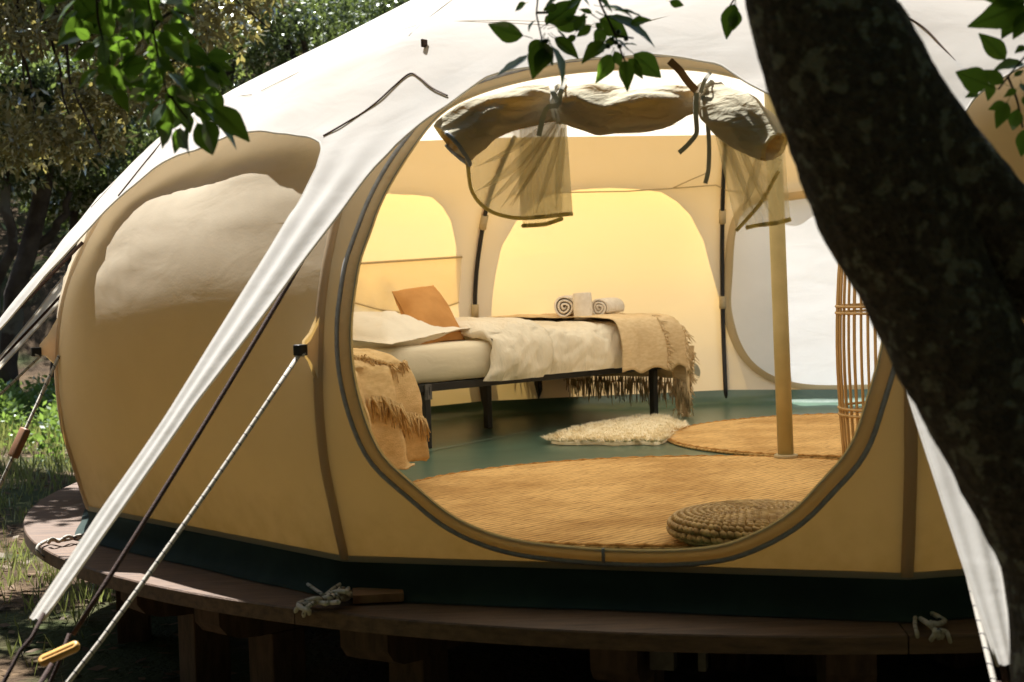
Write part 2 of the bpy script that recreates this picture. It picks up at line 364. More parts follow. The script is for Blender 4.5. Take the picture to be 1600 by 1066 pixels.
# ------------------------------------------------------------------ leaf-sized faces, many at a time
def quads(P, A, B):
    """rhombic leaves: base P, long half-vector pair A, width vector B"""
    n = len(P); v = np.empty((n, 4, 3)); v[:, 0] = P; v[:, 1] = P + A * .45 + B; v[:, 2] = P + A; v[:, 3] = P + A * .45 - B
    return v.reshape(-1, 3)
def np_mesh(name, v, k=4, smooth=False):
    n = len(v) // k; m = bpy.data.meshes.new(name)
    m.vertices.add(n * k); m.vertices.foreach_set('co', v.astype(np.float32).ravel())
    m.loops.add(n * k); m.loops.foreach_set('vertex_index', np.arange(n * k, dtype=np.int32))
    m.polygons.add(n); m.polygons.foreach_set('loop_start', np.arange(0, n * k, k, dtype=np.int32))
    try: m.polygons.foreach_set('loop_total', np.full(n, k, dtype=np.int32))
    except Exception: pass
    m.update(); m.validate(); return m
def unit(a): return a / (np.linalg.norm(a, axis=1, keepdims=True) + 1e-9)
def cloud(name, clumps, n, ln, wd, droop=.2, rs=nrs):
    """clumps: (centre, radii) ellipsoids; leaves thicken toward each clump's skin"""
    vol = np.array([r[0] * r[1] * r[2] for c, r in clumps]) ** .7; idx = rs.choice(len(clumps), n, p=vol / vol.sum())
    cc = np.array([c for c, r in clumps])[idx]; rr = np.array([r for c, r in clumps])[idx]
    d = unit(rs.normal(size=(n, 3))); rad = rs.uniform(.25, 1, n) ** .6
    P = cc + d * rr * rad[:, None]
    # break each clump into twiglets
    P += .12 * rr * np.sin(P[:, [1, 2, 0]] * 9 / rr.mean(axis=1, keepdims=True))
    a = unit(d * .6 + rs.normal(size=(n, 3)) * .8 + np.array([0, 0, -droop])); b = unit(np.cross(a, unit(rs.normal(size=(n, 3)) + np.array([0, 0, .8]))))
    L = ln * rs.uniform(.6, 1.25, n)[:, None]
    return np_mesh(name, quads(P, a * L, b * L * wd / ln * .5))
def sub_clumps(c, r, k, f, rs, flat=.7):
    out = []
    for _ in range(k):
        d = rs.normal(size=3); d /= np.linalg.norm(d); q = rs.uniform(.35, .95)
        p = np.array(c) + d * np.array(r) * q; s = f * rs.uniform(.6, 1.25)
        out.append((p, (np.mean(r) * s, np.mean(r) * s, np.mean(r) * s * flat)))
    return out
def limb(mb, pts, r0, r1, sides=9, wob=.05, seed=0, n=14):
    P = smooth_path(pts, n); P = [p + wob * np.array([fbm((i * .5, seed, 0)), fbm((i * .5, seed, 9)), 0]) for i, p in enumerate(P)]
    mb.tube(P, list(np.linspace(r0, r1, n)), sides)

TREE_PROTO = []
def make_tree_meshes(i, h, crown_r, nleaf, ln, seed, low=.35):
    rs = np.random.RandomState(seed); t = MB(); lean = rs.uniform(-.15, .15, 2) * h
    top = np.array([lean[0], lean[1], h * .62]); fork = top * .55
    limb(t, [(0, 0, -.3), (lean[0] * .1, 0, h * .15), fork], .05 * h ** .8, .035 * h ** .8, wob=.1, seed=seed)
    cl = []
    for k in range(6):
        a = k * 1.05 + rs.uniform(-.3, .3); q = np.array([math.cos(a), math.sin(a), 0]) * crown_r * rs.uniform(.45, .8) + np.array([lean[0], lean[1], h * rs.uniform(low + .1, .85)])
        limb(t, [fork * rs.uniform(.75, 1), (fork + q) / 2 + rs.normal(size=3) * .12 * h * .5, q], .022 * h ** .8, .006 * h, 6, .12, seed + k, 10)
        cl += sub_clumps(q, (crown_r * .55,) * 3, 7, .42, rs)
    cl += sub_clumps((lean[0], lean[1], h * .8), (crown_r * .7, crown_r * .7, h * .2), 12, .33, rs)
    return t.mesh('trunk'), cloud('crown', cl, nleaf, ln, ln * .42, rs=rs)
def plant_tree(protos, k, x, y, sc, rz, leafm, label, group, name, cat='tree', z=None):
    root = thing(name, label, cat, (x, y, gz(x, y) if z is None else z), group)
    root.scale = (sc, sc, sc * rnd.uniform(.9, 1.15)); root.rotation_euler = (0, 0, rz)
    for nm, me, mt in (('trunk', protos[k][0], MAT['bark_far']), ('crown', protos[k][1], leafm)):
        o = bpy.data.objects.new(nm, me); C.objects.link(o); o.parent = root
        if not me.materials: me.materials.append(mt)
        elif me.materials[0] != mt:
            o.material_slots[0].link = 'OBJECT'; o.material_slots[0].material = mt
    return root
near_p = [make_tree_meshes(i, 5.2, 2.3, 26000, .085, 40 + i) for i in range(2)]
far_p = [make_tree_meshes(i, 6.0, 2.9, 16000, .17, 60 + i, .2) for i in range(3)]
# evergreens at the foot of the slope, behind the tent on the left
for i, (x, y, s, rz) in enumerate([(-4.2, 22.2, 1.0, .4), (-2.9, 21.4, .9, 2.2), (-8.6, 22.5, 1.1, 4.0)]):
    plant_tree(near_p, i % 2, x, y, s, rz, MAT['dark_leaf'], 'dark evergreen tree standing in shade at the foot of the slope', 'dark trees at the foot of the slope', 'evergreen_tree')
for i in range(64):  # unseen ring of trees, added to cut sky light from behind
    a_ = math.pi * (.93 + 1.14 * i / 63) + rnd.uniform(-.05, .05); r_ = (13, 18, 24, 32)[i % 4] + rnd.uniform(-1, 1)
    plant_tree(far_p, i % 3, r_ * math.cos(a_), 6 + r_ * math.sin(a_), rnd.uniform(.8, 1.15), rnd.uniform(0, 6.28), MAT['dark_leaf'], 'dark bushy unseen tree added behind the camera to block sky light', 'added ring of trees blocking sky light', 'screen_tree')
for i in range(62):
    y = 25 + 44 * (i / 62) ** 1.1 + rnd.uniform(-1.5, 1.5)
    x = rnd.uniform(-.46, .18) * y if i % 3 else rnd.uniform(.1, .75) * y
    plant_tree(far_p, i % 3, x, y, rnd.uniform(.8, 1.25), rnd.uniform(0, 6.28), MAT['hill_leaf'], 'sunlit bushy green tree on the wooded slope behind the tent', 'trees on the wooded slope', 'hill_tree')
# unseen trees added beside and behind the camera to block sky light
for i, (x, y, s_) in enumerate([(-5.5, 1.5, 1.1), (-4.2, -2.5, 1.2), (-1.2, -4.0, 1.25), (1.8, -3.6, 1.2), (4.6, -1.6, 1.2), (6.6, 1.8, 1.2), (8.4, 6.5, 1.2), (8.0, 12, 1.2), (-7.5, 5.5, 1.15), (4.8, 3.2, .8)]):
    plant_tree(near_p, i % 2, x, y, s_, i * 1.3, MAT['dark_leaf'], 'leafy unseen evergreen tree added at the clearing edge to block sky light', 'added near trees blocking sky light', 'evergreen_tree')
# undergrowth on the bank below the hill trees (no one could count it)
uc = []
for i in range(420):
    y = nrs.uniform(19.5, 60); x = nrs.uniform(-.5, .5) * y; s = nrs.uniform(.35, .8) * (1 + y / 40)
    uc.append((np.array([x, y, gz(x, y) + s * .3]), (s, s, s * .7)))
obj('undergrowth', cloud('undergrowth', uc, 60000, .16, .07), MAT['hill_leaf'], kind='stuff')

# the brownish holm oak whose low crown fills the top left, with its own trunk forking at the frame's edge
oak = thing('holm_oak', 'brownish olive oak with small pale leaves hanging low at the top left', 'tree', (-5.1, 13.2, gz(-5.1, 13.2)))
t = MB(); limb(t, [(-5.1, 13.2, -.8), (-5.0, 13.2, .5), (-4.6, 13.1, 2.2), (-3.7, 12.8, 3.9)], .22, .12, 12, .08, 3)
limb(t, [(-4.8, 13.2, 1.4), (-5.7, 13.4, 2.6), (-5.9, 13.2, 4.4)], .1, .05, 9, .08, 5)
limb(t, [(-4.1, 12.9, 3.3), (-3.0, 12.4, 3.7), (-2.1, 12, 3.5)], .06, .02, 8, .06, 6)
obj('trunk', t, MAT['bark_far'], oak)
rs_o = np.random.RandomState(5); cl = []; tw = MB()
def oakc(px, py, Y, r, k=9):
    global cl
    Y *= 1.25; r *= 1.25; c = at_y(px, py, Y); cl += sub_clumps(c, (r, r * .8, r * .8), k, .36, rs_o)
    limb(tw, [(-4.1, 12.9, 3.5), (np.array([-4.0, 12.8, 3.8]) + c) / 2 + (0, 0, .3), c], .025, .006, 6, .1, int(px), 10)
for q in [(-60, -40, 10, .7), (60, 20, 9.6, .55), (40, 130, 9.4, .5), (130, 90, 9.8, .55), (-20, 200, 9.8, .42), (110, 200, 9.5, .36), (185, 130, 9.6, .45), (260, 60, 9.4, .5), (200, -30, 9.6, .7), (340, 20, 9.5, .42), (385, -30, 9.3, .36), (330, 85, 9.6, .2), (150, 235, 9.3, .14), (425, 50, 9.2, .05), (60, 250, 9.6, .25)]:
    oakc(*q[:4], k=5 if q[3] < .3 else 10)
for q in [(-300, -200, 9.6, 1.2), (0, -300, 9.3, 1.3), (300, -330, 9.2, 1.0), (-250, 60, 10, .8)]: oakc(*q, k=22)
obj('branch', tw, MAT['twig'], oak)
obj('crown', cloud('crown', cl, 52000, .088, .034, .35, rs_o), MAT['olive'], oak)
# two dark trunks seen under the crowns at the left edge
def slim(name, label, paths, Yc, zc):
    b = at_y(*paths[0][0][0], Yc)
    r = thing(name, label, 'tree', (b[0], Yc, gz(b[0], Yc))); t = MB()
    for i, (pp, r0, r1) in enumerate(paths):
        pts = [at_y(a, c, Yc + .1 * i) for a, c in pp]
        if i == 0: pts = [np.array([pts[0][0] - .1, Yc, gz(pts[0][0], Yc) - .2])] + pts
        limb(t, pts, r0, r1, 10, .05, int(pp[0][0]) + i)
    obj('trunk', t, MAT['bark_far'], r)
    tp = at_y(*paths[0][0][-1], Yc)
    obj('crown', cloud('crown', sub_clumps(tp + np.array([0, .2, zc]), (1.3, 1.0, .9), 30, .33, nrs), 15000, .085, .04), MAT['dark_leaf'], r)
slim('evergreen_tree', 'dark forked evergreen trunk leaning right beside the left arm strap', [([(18, 480), (38, 415), (52, 360), (66, 300), (75, 220)], .125, .085), ([(48, 388), (75, 372), (95, 345), (110, 300)], .06, .03)], 17.2, .45)
slim('evergreen_tree', 'thin curved evergreen trunk at the left edge of the photo', [([(-6, 440), (12, 405), (22, 370), (8, 330), (12, 260)], .07, .05)], 16.8, .5)
slim('evergreen_tree', 'slender dark evergreen trunk just left of the tent wall', [([(92, 520), (103, 460), (110, 400), (118, 330)], .06, .045)], 18.6, .6)

# ------------------------------------------------------------------ grass, weeds and dry leaves on the open ground at the left
def blades(n, xr, yr, h, w, dens=None, rs=nrs, lo=-.05):
    P = []
    while len(P) < n:
        x = rs.uniform(*xr); y = rs.uniform(*yr)
        if math.hypot(x - 1.06, y - 6.425) < 2.75: continue
        if dens and rs.rand() > dens(x, y): continue
        P.append((x, y, gz(x, y)))
    P = np.array(P); k = len(P); a = rs.uniform(0, 6.28, k); l = rs.uniform(.15, .6, k); H = h * rs.uniform(.4, 1.2, k)
    A = np.stack([np.cos(a) * l * H, np.sin(a) * l * H, H], 1); b = rs.uniform(0, 6.28, k); B = np.stack([np.cos(b), np.sin(b), 0 * b], 1) * w
    return quads(P, A, B)
patch = lambda x, y: .10 + .75 * (fbm((x * .9, y * .9, 2)) > .02)
V = np.concatenate([blades(17000, (-5.5, -.3), (3.5, 12), .09, .004, patch), blades(14000, (-7, -1), (10, 18), .17, .007, lambda x, y: .9 if y > 12.5 else .3), blades(9000, (-6, 7), (-2, 4), .08, .005, patch)])
obj('grass', np_mesh('grass', V), MAT['grass'], kind='stuff')
wc = []
for i in range(90):
    y = nrs.uniform(12.2, 17.5); x = -y * nrs.uniform(.235, .40); s = nrs.uniform(.10, .24)
    if nrs.rand() < .35: y = nrs.uniform(14.6, 17.4)
    wc.append((np.array([x, y, gz(x, y) + s * .8]), (s, s, s * 1.1)))
obj('weeds', cloud('weeds', wc, 14000, .075, .032, .1), MAT['weed'], kind='stuff')
n = 5200; x = nrs.uniform(-5.5, 0, n); y = nrs.uniform(3.2, 13, n); k = np.hypot(x - 1.06, y - 6.425) > 2.3; x, y = x[k], y[k]; n = len(x)
P = np.stack([x, y, [gz(a, b) + .012 for a, b in zip(x, y)]], 1); a = nrs.uniform(0, 6.28, n); L = nrs.uniform(.03, .075, n)[:, None]
A = np.stack([np.cos(a), np.sin(a), nrs.uniform(-.1, .35, n)], 1) * L; B = np.stack([-np.sin(a), np.cos(a), nrs.uniform(-.3, .3, n)], 1) * L * .28
obj('leaf_litter', np_mesh('leaf_litter', quads(P, A, B)), MAT['litter'], kind='stuff')

# ================================================================== DECK
PX, PY, PHI = 1.06, 6.425, .058
DZ, DR = -.035, 2.92
def vd(k): a = PHI + k * math.pi / 6; return np.array([-math.sin(a), -math.cos(a), 0])
def td(k): a = PHI + k * math.pi / 6; return np.array([-math.cos(a), math.sin(a), 0])
def pol(a, r, z): return np.array([PX - r * math.sin(a), PY - r * math.cos(a), z])
deck = thing('timber_deck', 'round dark brown timber deck on posts under the canvas tent', 'deck', (PX, PY, -.56))
TH = .042
for k in range(12):                        # rim boards: curved outside, straight inside
    a0, a1 = PHI + (k + .02) * math.pi / 6 + .0006, PHI + (k + 1.02) * math.pi / 6 - .0006; N = 14; mb = MB(); rows = []
    i0, i1 = pol(a0, 2.79, 0), pol(a1, 2.79, 0); jz = rnd.uniform(-.0015, .0015)
    for z in (DZ - TH, DZ - .004, DZ):
        e = .003 if z == DZ else 0
        rows.append([pol(a0 + (a1 - a0) * j / N, DR - e, z + jz) for j in range(N + 1)] + [np.array([*(i1 + (i0 - i1) * j / 4)[:2], z + jz]) for j in range(5)])
    mb.grid(rows, True); n = len(rows[0])
    top = [i + 2 * n for i in range(n)]; mb.f.append(tuple(top)); mb.f.append(tuple(range(n))[::-1])
    obj('rim_board', mb, MAT['deck'], deck, smooth=False)
ang = math.atan2(-.97, .236); U = np.array([math.cos(ang), math.sin(ang), 0]); W = np.array([-U[1], U[0], 0]); pw = .143
for i in range(-19, 20):                   # inner planks, clipped to the rim's inner polygon
    lo, hi = (i - .5) * pw + .003, (i + .5) * pw - .003; ri = 2.69
    if max(abs(lo), abs(hi)) >= ri: continue
    h0, h1 = math.sqrt(ri * ri - lo * lo), math.sqrt(ri * ri - hi * hi); c = np.array([PX, PY, 0]); jz = rnd.uniform(-.0015, .0015) - .004; mb = MB()
    q = [c + W * lo - U * h0, c + W * hi - U * h1, c + W * hi + U * h1, c + W * lo + U * h0]
    mb.add([p + (0, 0, DZ - TH + jz) for p in q] + [p + (0, 0, DZ + jz) for p in q], [(3, 2, 1, 0), (4, 5, 6, 7), (0, 1, 5, 4), (1, 2, 6, 5), (2, 3, 7, 6), (3, 0, 4, 7)])
    obj('plank', mb, MAT['deck'], deck, smooth=False)
zb = DZ - TH - .002
def rbox(name, a, r0, r1, z0, z1, w, m, bev=.012):
    c = (pol(a, r0, 0) + pol(a, r1, 0)) / 2; ax = (Vector((-math.sin(a), -math.cos(a), 0)), Vector((math.cos(a), -math.sin(a), 0)), Vector((0, 0, 1)))
    return obj(name, MB().box((c[0], c[1], (z0 + z1) / 2), ((r1 - r0) / 2, w / 2, (z1 - z0) / 2), ax, bev), m, deck, smooth=False)
JA = []
for px in (180, 310, 520, 950, 1330):       # joist ends where they show under the rim
    q = at_z(px, {180: 905, 310: 935, 520: 985, 950: 1005, 1330: 1005}[px], zb); JA.append(math.atan2(PX - q[0], PY - q[1]))
JA += [JA[-1] - .45 * j for j in range(1, 6)] + [JA[0] + .5 * j for j in range(1, 6)]
for j, a in enumerate(JA):
    # joist with a rounded lower nose
    w = .115 if j != 2 else .15; prof = [(.9, zb), (2.8, zb), (2.8, zb - .075), (2.775, zb - .105), (2.73, zb - .122), (2.66, zb - .128), (.9, zb - .128)]; mb = MB(); t = np.array([math.cos(a), -math.sin(a), 0])
    L = [pol(a, r, z) - t * w / 2 for r, z in prof]; R = [pol(a, r, z) + t * w / 2 for r, z in prof]; n = len(prof)
    mb.add(L + R, [tuple(range(n)), tuple(range(n, 2 * n))[::-1]] + [(i, i + n, (i + 1) % n + n, (i + 1) % n) for i in range(n)])
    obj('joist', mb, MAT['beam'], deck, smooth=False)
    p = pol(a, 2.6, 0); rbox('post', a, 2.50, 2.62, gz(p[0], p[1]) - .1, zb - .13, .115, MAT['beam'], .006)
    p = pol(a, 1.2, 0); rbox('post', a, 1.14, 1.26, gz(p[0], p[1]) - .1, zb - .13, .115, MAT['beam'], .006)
q = at_z(1030, 1010, zb - .02); a = math.atan2(PX - q[0], PY - q[1])
rbox('bracket', a, 2.70, 2.75, zb - .085, zb - .002, .06, MAT['metal'], .003); rbox('bracket', a - .035, 2.70, 2.75, zb - .085, zb - .002, .02, MAT['metal'], .003)
ob = MB(); c0 = at_z(548, 940, DZ + .012); c1 = at_z(628, 936, DZ + .012); dr = Vector(c1 - c0).normalized()
ob.box((c0 + c1) / 2 + np.array([0, .05, .004]), (float(np.linalg.norm(c1 - c0)) / 2, .05, .011), (dr, Vector((-dr.y, dr.x, 0)), Vector((0, 0, 1))), .002)
tag(obj('board_offcut', ob, MAT['offcut'], None, smooth=False), 'short raw wood board offcut lying on the deck rim right of a rope knot', 'board')
# ================================================================== TENT
WALL = [(-.04, 2.72), (.055, 2.75), (.2, 2.79), (.35, 2.825), (.5, 2.835), (.65, 2.825), (.8, 2.795), (.95, 2.74), (1.08, 2.68), (1.2, 2.605), (1.32, 2.49), (1.42, 2.38), (1.5, 2.28)]
RIDGE = [(0, 2.75), (.3, 2.53), (1.0, 2.13), (1.47, 1.9), (2.14, 1.6), (2.4, 1.45), (2.55, 1.32), (2.7, 1.168), (3.74, .11), (4.5, -.6)]
MID = [(0, 2.75), (.3, 2.52), (1.0, 2.1), (1.47, 1.865), (2.0, 1.61), (2.2, 1.515), (2.35, 1.405), (2.5, 1.262), (2.6, 1.155), (3, .8)]
DZV = {2: -.13, 3: -.13, 4: -.07, 8: -.05, 9: -.1, 10: -.1, 11: -.05}
def dzk(k): return DZV.get(k % 12, 0)
def wallp(k, u, z, off=0.0):
    r = tab(z, WALL) + off; a, b = vd(k) * r, vd(k + 1) * r; p = a + (b - a) * u
    dz = (dzk(k) * (1 - u) + dzk(k + 1) * u) * sstep(.55, 1.5, z)
    return np.array([PX + p[0], PY + p[1], z + dz])
def onwall(k, px, py, q0=(.5, .6)): return fit2(lambda u, z: wallp(k, u, z), px, py, q0)
def wrinkle(p, amp=.006):
    return amp * (fbm((p[0] * 1.5 + p[2] * 2.2, p[1] * 1.5, p[2] * 3.4), 1.0, 2) + .5 * fbm((p[0] * 2 - p[2] * 5, p[1] * 2, p[2] * 7), 1, 2))
def wallw(k, u, z, off=0, amp=.007):
    p = wallp(k, u, z, off); e = min(1, 6 * u, 6 * (1 - u)) * min(1, max(0, (z - .055) * 6))
    n = vd(k + .5); up = sstep(.6, 1.3, z)
    if k not in (0, 6): p = p + n * .042 * math.sin(math.pi * u) ** .7 * sstep(.15, 1.02, z) * (1 - sstep(1.08, 1.32, z))
    fo = .0088 * math.sin(2 * math.pi * (z * 7.5 + u * 2.3) + 3 * fbm((u * 3 + k, z * 4, k), 1, 2)) * sstep(.72, .9, z) * (1 - sstep(1.2, 1.4, z)) * max(0, .5 + fbm((u * 3, z * 2, k * 3.3), 1, 2)) * 1.2
    pk_ = .0028 * (math.exp(-u / .05) + math.exp(-(1 - u) / .05)) * fbm((z * 26, k + (u > .5) * 5, u * 8), 1, 2)
    return p + n * (fo * e + pk_ * min(1, max(0, (z - .055) * 6))) + n * (wrinkle(p, amp * (.45 + .35 * up)) * e + .018 * math.sin(math.pi * u) * math.sin(math.pi * min(1, max(0, (z - .055) / 1.4))))
tent = thing('bell_tent', 'round bulging cream canvas bell tent with its front door rolled up', 'tent', (PX, PY, DZ))
ZL = list(np.linspace(.055, 1.5, 30))
HOLE_PX = [(565, 400), (556, 451), (550, 501), (550, 552), (558, 606), (571, 653), (592, 704), (612, 728), (648, 758), (699, 802), (754, 830), (810, 846), (884, 855), (953, 860), (1046, 861), (1129, 854), (1175, 837), (1217, 816), (1254, 788), (1281, 756), (1314, 722), (1336, 690), (1352, 639), (1367, 590), (1381, 537), (1388, 470), (1384, 390), (1362, 310), (1322, 235), (1262, 170), (1180, 128), (1080, 108), (960, 108), (840, 122), (741, 150), (685, 179), (654, 224), (629, 258), (601, 305), (584, 353)]
BACK_PX = [(1235, 317), (1185, 320), (1155, 351), (1145, 434), (1143, 483), (1162, 541), (1196, 575), (1245, 592), (1308, 596)]
hole = [onwall(0, *p) for p in HOLE_PX]
bd = [onwall(6, *p) for p in BACK_PX]
bd = [(u, z) for u, z in bd] + [(1 - u, z) for u, z in bd[::-1]][1:-1] + [(.6, 1.14), (.4, 1.14)]
bd[-2:] = [(.6, 1.15), (.42, 1.15)]
CW = 1.45
def outline(uz, n=160):
    """smooth closed outline in panel metres (s, z)"""
    P = [np.array([u * CW, z]) for u, z in uz]; Q = np.array(catmull(P, 8, True)); Q = np.vstack([Q, Q[:1]])
    L = np.r_[0, np.cumsum(np.linalg.norm(np.diff(Q, axis=0), axis=1))]; t = np.linspace(0, L[-1], n + 1)[:-1]
    Q = np.stack([np.interp(t, L, Q[:, i]) for i in (0, 1)], 1)
    for _ in range(3): Q = (np.roll(Q, 1, 0) + 2 * Q + np.roll(Q, -1, 0)) / 4
    return Q
def offset(Q, d):
    T = np.roll(Q, -1, 0) - np.roll(Q, 1, 0); N = np.stack([T[:, 1], -T[:, 0]], 1); N /= np.linalg.norm(N, axis=1, keepdims=True)
    c = Q.mean(0); s = np.sign(((Q - c) * N).sum(1).mean()); return Q + N * s * d
def ring_panel(k, Q, rows=14):
    c = Q.mean(0); rect = (0, CW, .055, 1.5); ang = np.arctan2(Q[:, 1] - c[1], Q[:, 0] - c[0]); o = np.argsort(ang); ang = ang[o]; rad = np.linalg.norm(Q - c, axis=1)[o]
    cor = [math.atan2(z - c[1], s - c[0]) for s in rect[:2] for z in rect[2:]]
    A = np.sort(np.r_[ang, cor]); R = np.interp(A, np.r_[ang[-1] - 2 * math.pi, ang, ang[0] + 2 * math.pi], np.r_[rad[-1], rad, rad[0]])
    D = np.stack([np.cos(A), np.sin(A)], 1); out = []
    for d in D:
        ts = [((rect[1] if d[0] > 0 else rect[0]) - c[0]) / d[0] if abs(d[0]) > 1e-9 else 9, ((rect[3] if d[1] > 0 else rect[2]) - c[1]) / d[1] if abs(d[1]) > 1e-9 else 9]; out.append(min(ts))
    out = np.array(out); out = np.maximum(out, R + .004); mb = MB()
    mb.grid([[wallw(k, *((c + D[i] * (R[i] + (out[i] - R[i]) * t)) / (CW, 1))) for i in range(len(A))] for t in np.linspace(0, 1, rows)], True)
    return mb
def on(k, q, off=0): return wallw(k, q[0] / CW, q[1], off)
HQ, BQ = outline(hole), outline(bd)
for k in range(12):
    if k in (0, 6): mb = ring_panel(k, HQ if k == 0 else BQ)
    else: mb = MB().grid([[wallw(k, u, z) for u in np.linspace(0, 1, 22)] for z in ZL])
    me = mb.mesh('wall_panel'); s_ = sum((Vector(p.normal).dot(Vector(vd(k + .5)))) for p in list(me.polygons)[::7])
    if s_ < 0: me.flip_normals()
    obj('wall_panel', me, MAT['wall'], tent)
    # hem tape at the foot of the wall
    obj('hem_tape', MB().grid([[wallp(k, u, z, .004) for u in np.linspace(0, 1, 12)] for z in (.056, .066, .074)]), MAT['hem'], tent)
def closed_tube(k, Q, r, off, sides=7):
    pts = [on(k, q, off) for q in Q]; pts.append(pts[0]); return MB().tube(pts, r, sides, False)
# door lip, zip and bindings
lip = MB(); O1, O2 = offset(HQ, .0), offset(HQ, .034)
lip.grid([[on(0, q, o) for q in list(O) + [O[0]]] for O, o in ((offset(HQ, -.006), .002), (O1, .010), (offset(HQ, .017), .013), (O2, .006))])
obj('door_lip', lip, cloth('lip_canvas', (.74, .67, .49), (.95, .72, .3), .5, wr=.5, wscale=14), tent)
obj('zip', closed_tube(0, O2, .0064, .009), MAT['zip'], tent)
obj('door_binding', closed_tube(0, HQ, .0028, .006), MAT['hem'], tent)
i = int(np.argmin(HQ[:, 1] + 5 * np.abs(HQ[:, 0] - onwall(0, 950, 868)[0] * CW)))
obj('zip_loop', MB().box((on(0, HQ[i] - (0, .012), .014)), (.004, .003, .018)), MAT['zip'], tent)
# the white liner of the opposite doorway, hung just inside its opening
c = BQ.mean(0); mb = MB(); rows = []
def hung(q, off=0):
    u = q[0] / CW; r = 2.62; p = (vd(6) * (1 - u) + vd(7) * u) * r; p = np.array([PX + p[0], PY + p[1], q[1]])
    return p + vd(6.5) * (off + .006 * math.sin(q[1] * 5 + 3 * u) + .004 * fbm((u * 4, q[1] * 6, 3), 1, 3))
for t in np.linspace(.0, 1, 14): rows.append([hung(c + (q - c) * t * 1.02) for q in BQ])
mb.grid(rows, True); obj('back_door', mb, MAT['white_door'], tent)
obj('back_zip', closed_tube(6, offset(BQ, .012), .008, -.016), MAT['tape'], tent)
obj('back_door_flap', MB().grid([[on(6, q, o) for q in list(O) + [O[0]]] for O, o in ((offset(BQ, .0), -.02), (offset(BQ, .03), -.024), (offset(BQ, .055), -.012))]), MAT['tape'], tent)

# groundsheet: floor, tub upstand and skirt
fl = MB(); rows = []
for r_, z_ in ((0.02, 0), (.9, .001), (1.8, 0), (2.4, 0), (2.58, 0), (2.655, .004), (2.70, .02), (2.725, .05), (2.738, .078)):
    rows.append([])
    for k in range(12):
        for u in np.linspace(0, 1, 13)[:-1]:
            p = vd(k) * (1 - u) + vd(k + 1) * u; q = p * r_; wv = .008 * fbm((q[0] * 7, q[1] * 7, z_ * 20), 1, 2) if r_ > 2.5 else .0022 * fbm((q[0] * 3, q[1] * 3, 0), 1, 2)
            rows[-1].append((PX + q[0], PY + q[1], z_ + (wv if r_ < 2.72 else 0)))
fl.grid(rows, True); obj('groundsheet', fl, MAT['pvc'], tent)
fs = MB(); A_, B_ = at_z(600, 718, .0045), at_z(905, 659, .0045); n_ = np.array([-(B_ - A_)[1], (B_ - A_)[0], 0]); n_ = n_ / np.linalg.norm(n_) * .006
fs.grid([[A_ + (B_ - A_) * t + n_ * s + np.array([0, 0, .0012 * (1 - s * s)]) for s in (-1, 0, 1)] for t in np.linspace(0, 1, 30)])
obj('floor_seam', fs, solid('welded_seam', (.20, .26, .2), None, 30, .5, .1), tent)
sk = MB(); rows = []
for z_, o in ((.057, .006), (.04, .009), (.015, .012), (-.01, .016), (-.028, .03), (-.0325, .055)):
    rows.append([])
    for k in range(12):
        for u in np.linspace(0, 1, 19)[:-1]:
            p = (vd(k) * (1 - u) + vd(k + 1) * u) * (2.75 + o); w_ = .012 * fbm((p[0] * 3.5, p[1] * 3.5, z_ * 9), 1, 3) * (0 if z_ > .05 else 1)
            q = p * (1 + w_ / 2.75); rows[-1].append((PX + q[0], PY + q[1], max(z_ + (.3 * w_ if -.03 < z_ < .05 else 0), DZ + .003)))
sk.grid(rows, True); obj('skirt', sk, MAT['skirt'], tent)

# poles along the seams, with cloth sleeves
for k in range(12):
    pts = [wallp(k, 0, z, -.020) for z in np.linspace(.03, 1.5, 24)]
    o = obj('tent_pole', MB().tube(pts, .0125, 10), MAT['pole_black'], tent)
    for z in (1.07, .58):
        pts = [wallp(k, 0, zz, -.020) for zz in (z - .036, z, z + .036)]; obj('pole_sleeve', MB().tube(pts, .0205, 10), MAT['tape'], o)
    # seam strip on the outside and the guy tab
    ss = MB(); t_ = td(k)
    ss.grid([[wallp(k, 0, z, o_) + t_ * w for w, o_ in ((-.015, -.001), (-.009, .006), (.009, .006), (.015, -.001))] for z in np.linspace(.062, 1.42, 26)])
    obj('seam_strip', ss, cloth('seam_canvas', (.54, .46, .33), (.85, .52, .13), .4, wr=.1) if k == 0 else bpy.data.materials['seam_canvas'], tent)
    tbm = MB(); base = [wallp(k, 0, z, .006) for z in (.70, .62, .54)]; tip = np.array([PX, PY, 0]) + vd(k) * 2.885 + (0, 0, .622 if k != 2 else .59)
    for s in (-1, 1):
        tbm.grid([[b + t_ * s * .006 for b in base], [(b * .45 + tip * .55) + t_ * s * .005 for b in base], [tip + t_ * s * .004 + (0, 0, .016), tip + t_ * s * .004, tip + t_ * s * .004 - (0, 0, .016)]])
    tb = obj('guy_tab', tbm, MAT['wall'], tent)
    obj('clip', MB().box(tip + vd(k) * .012 - (0, 0, .006), (.011, .016, .014), (Vector(t_), Vector(vd(k)), Vector((0, 0, 1))), .003), MAT['pole_black'], tb)

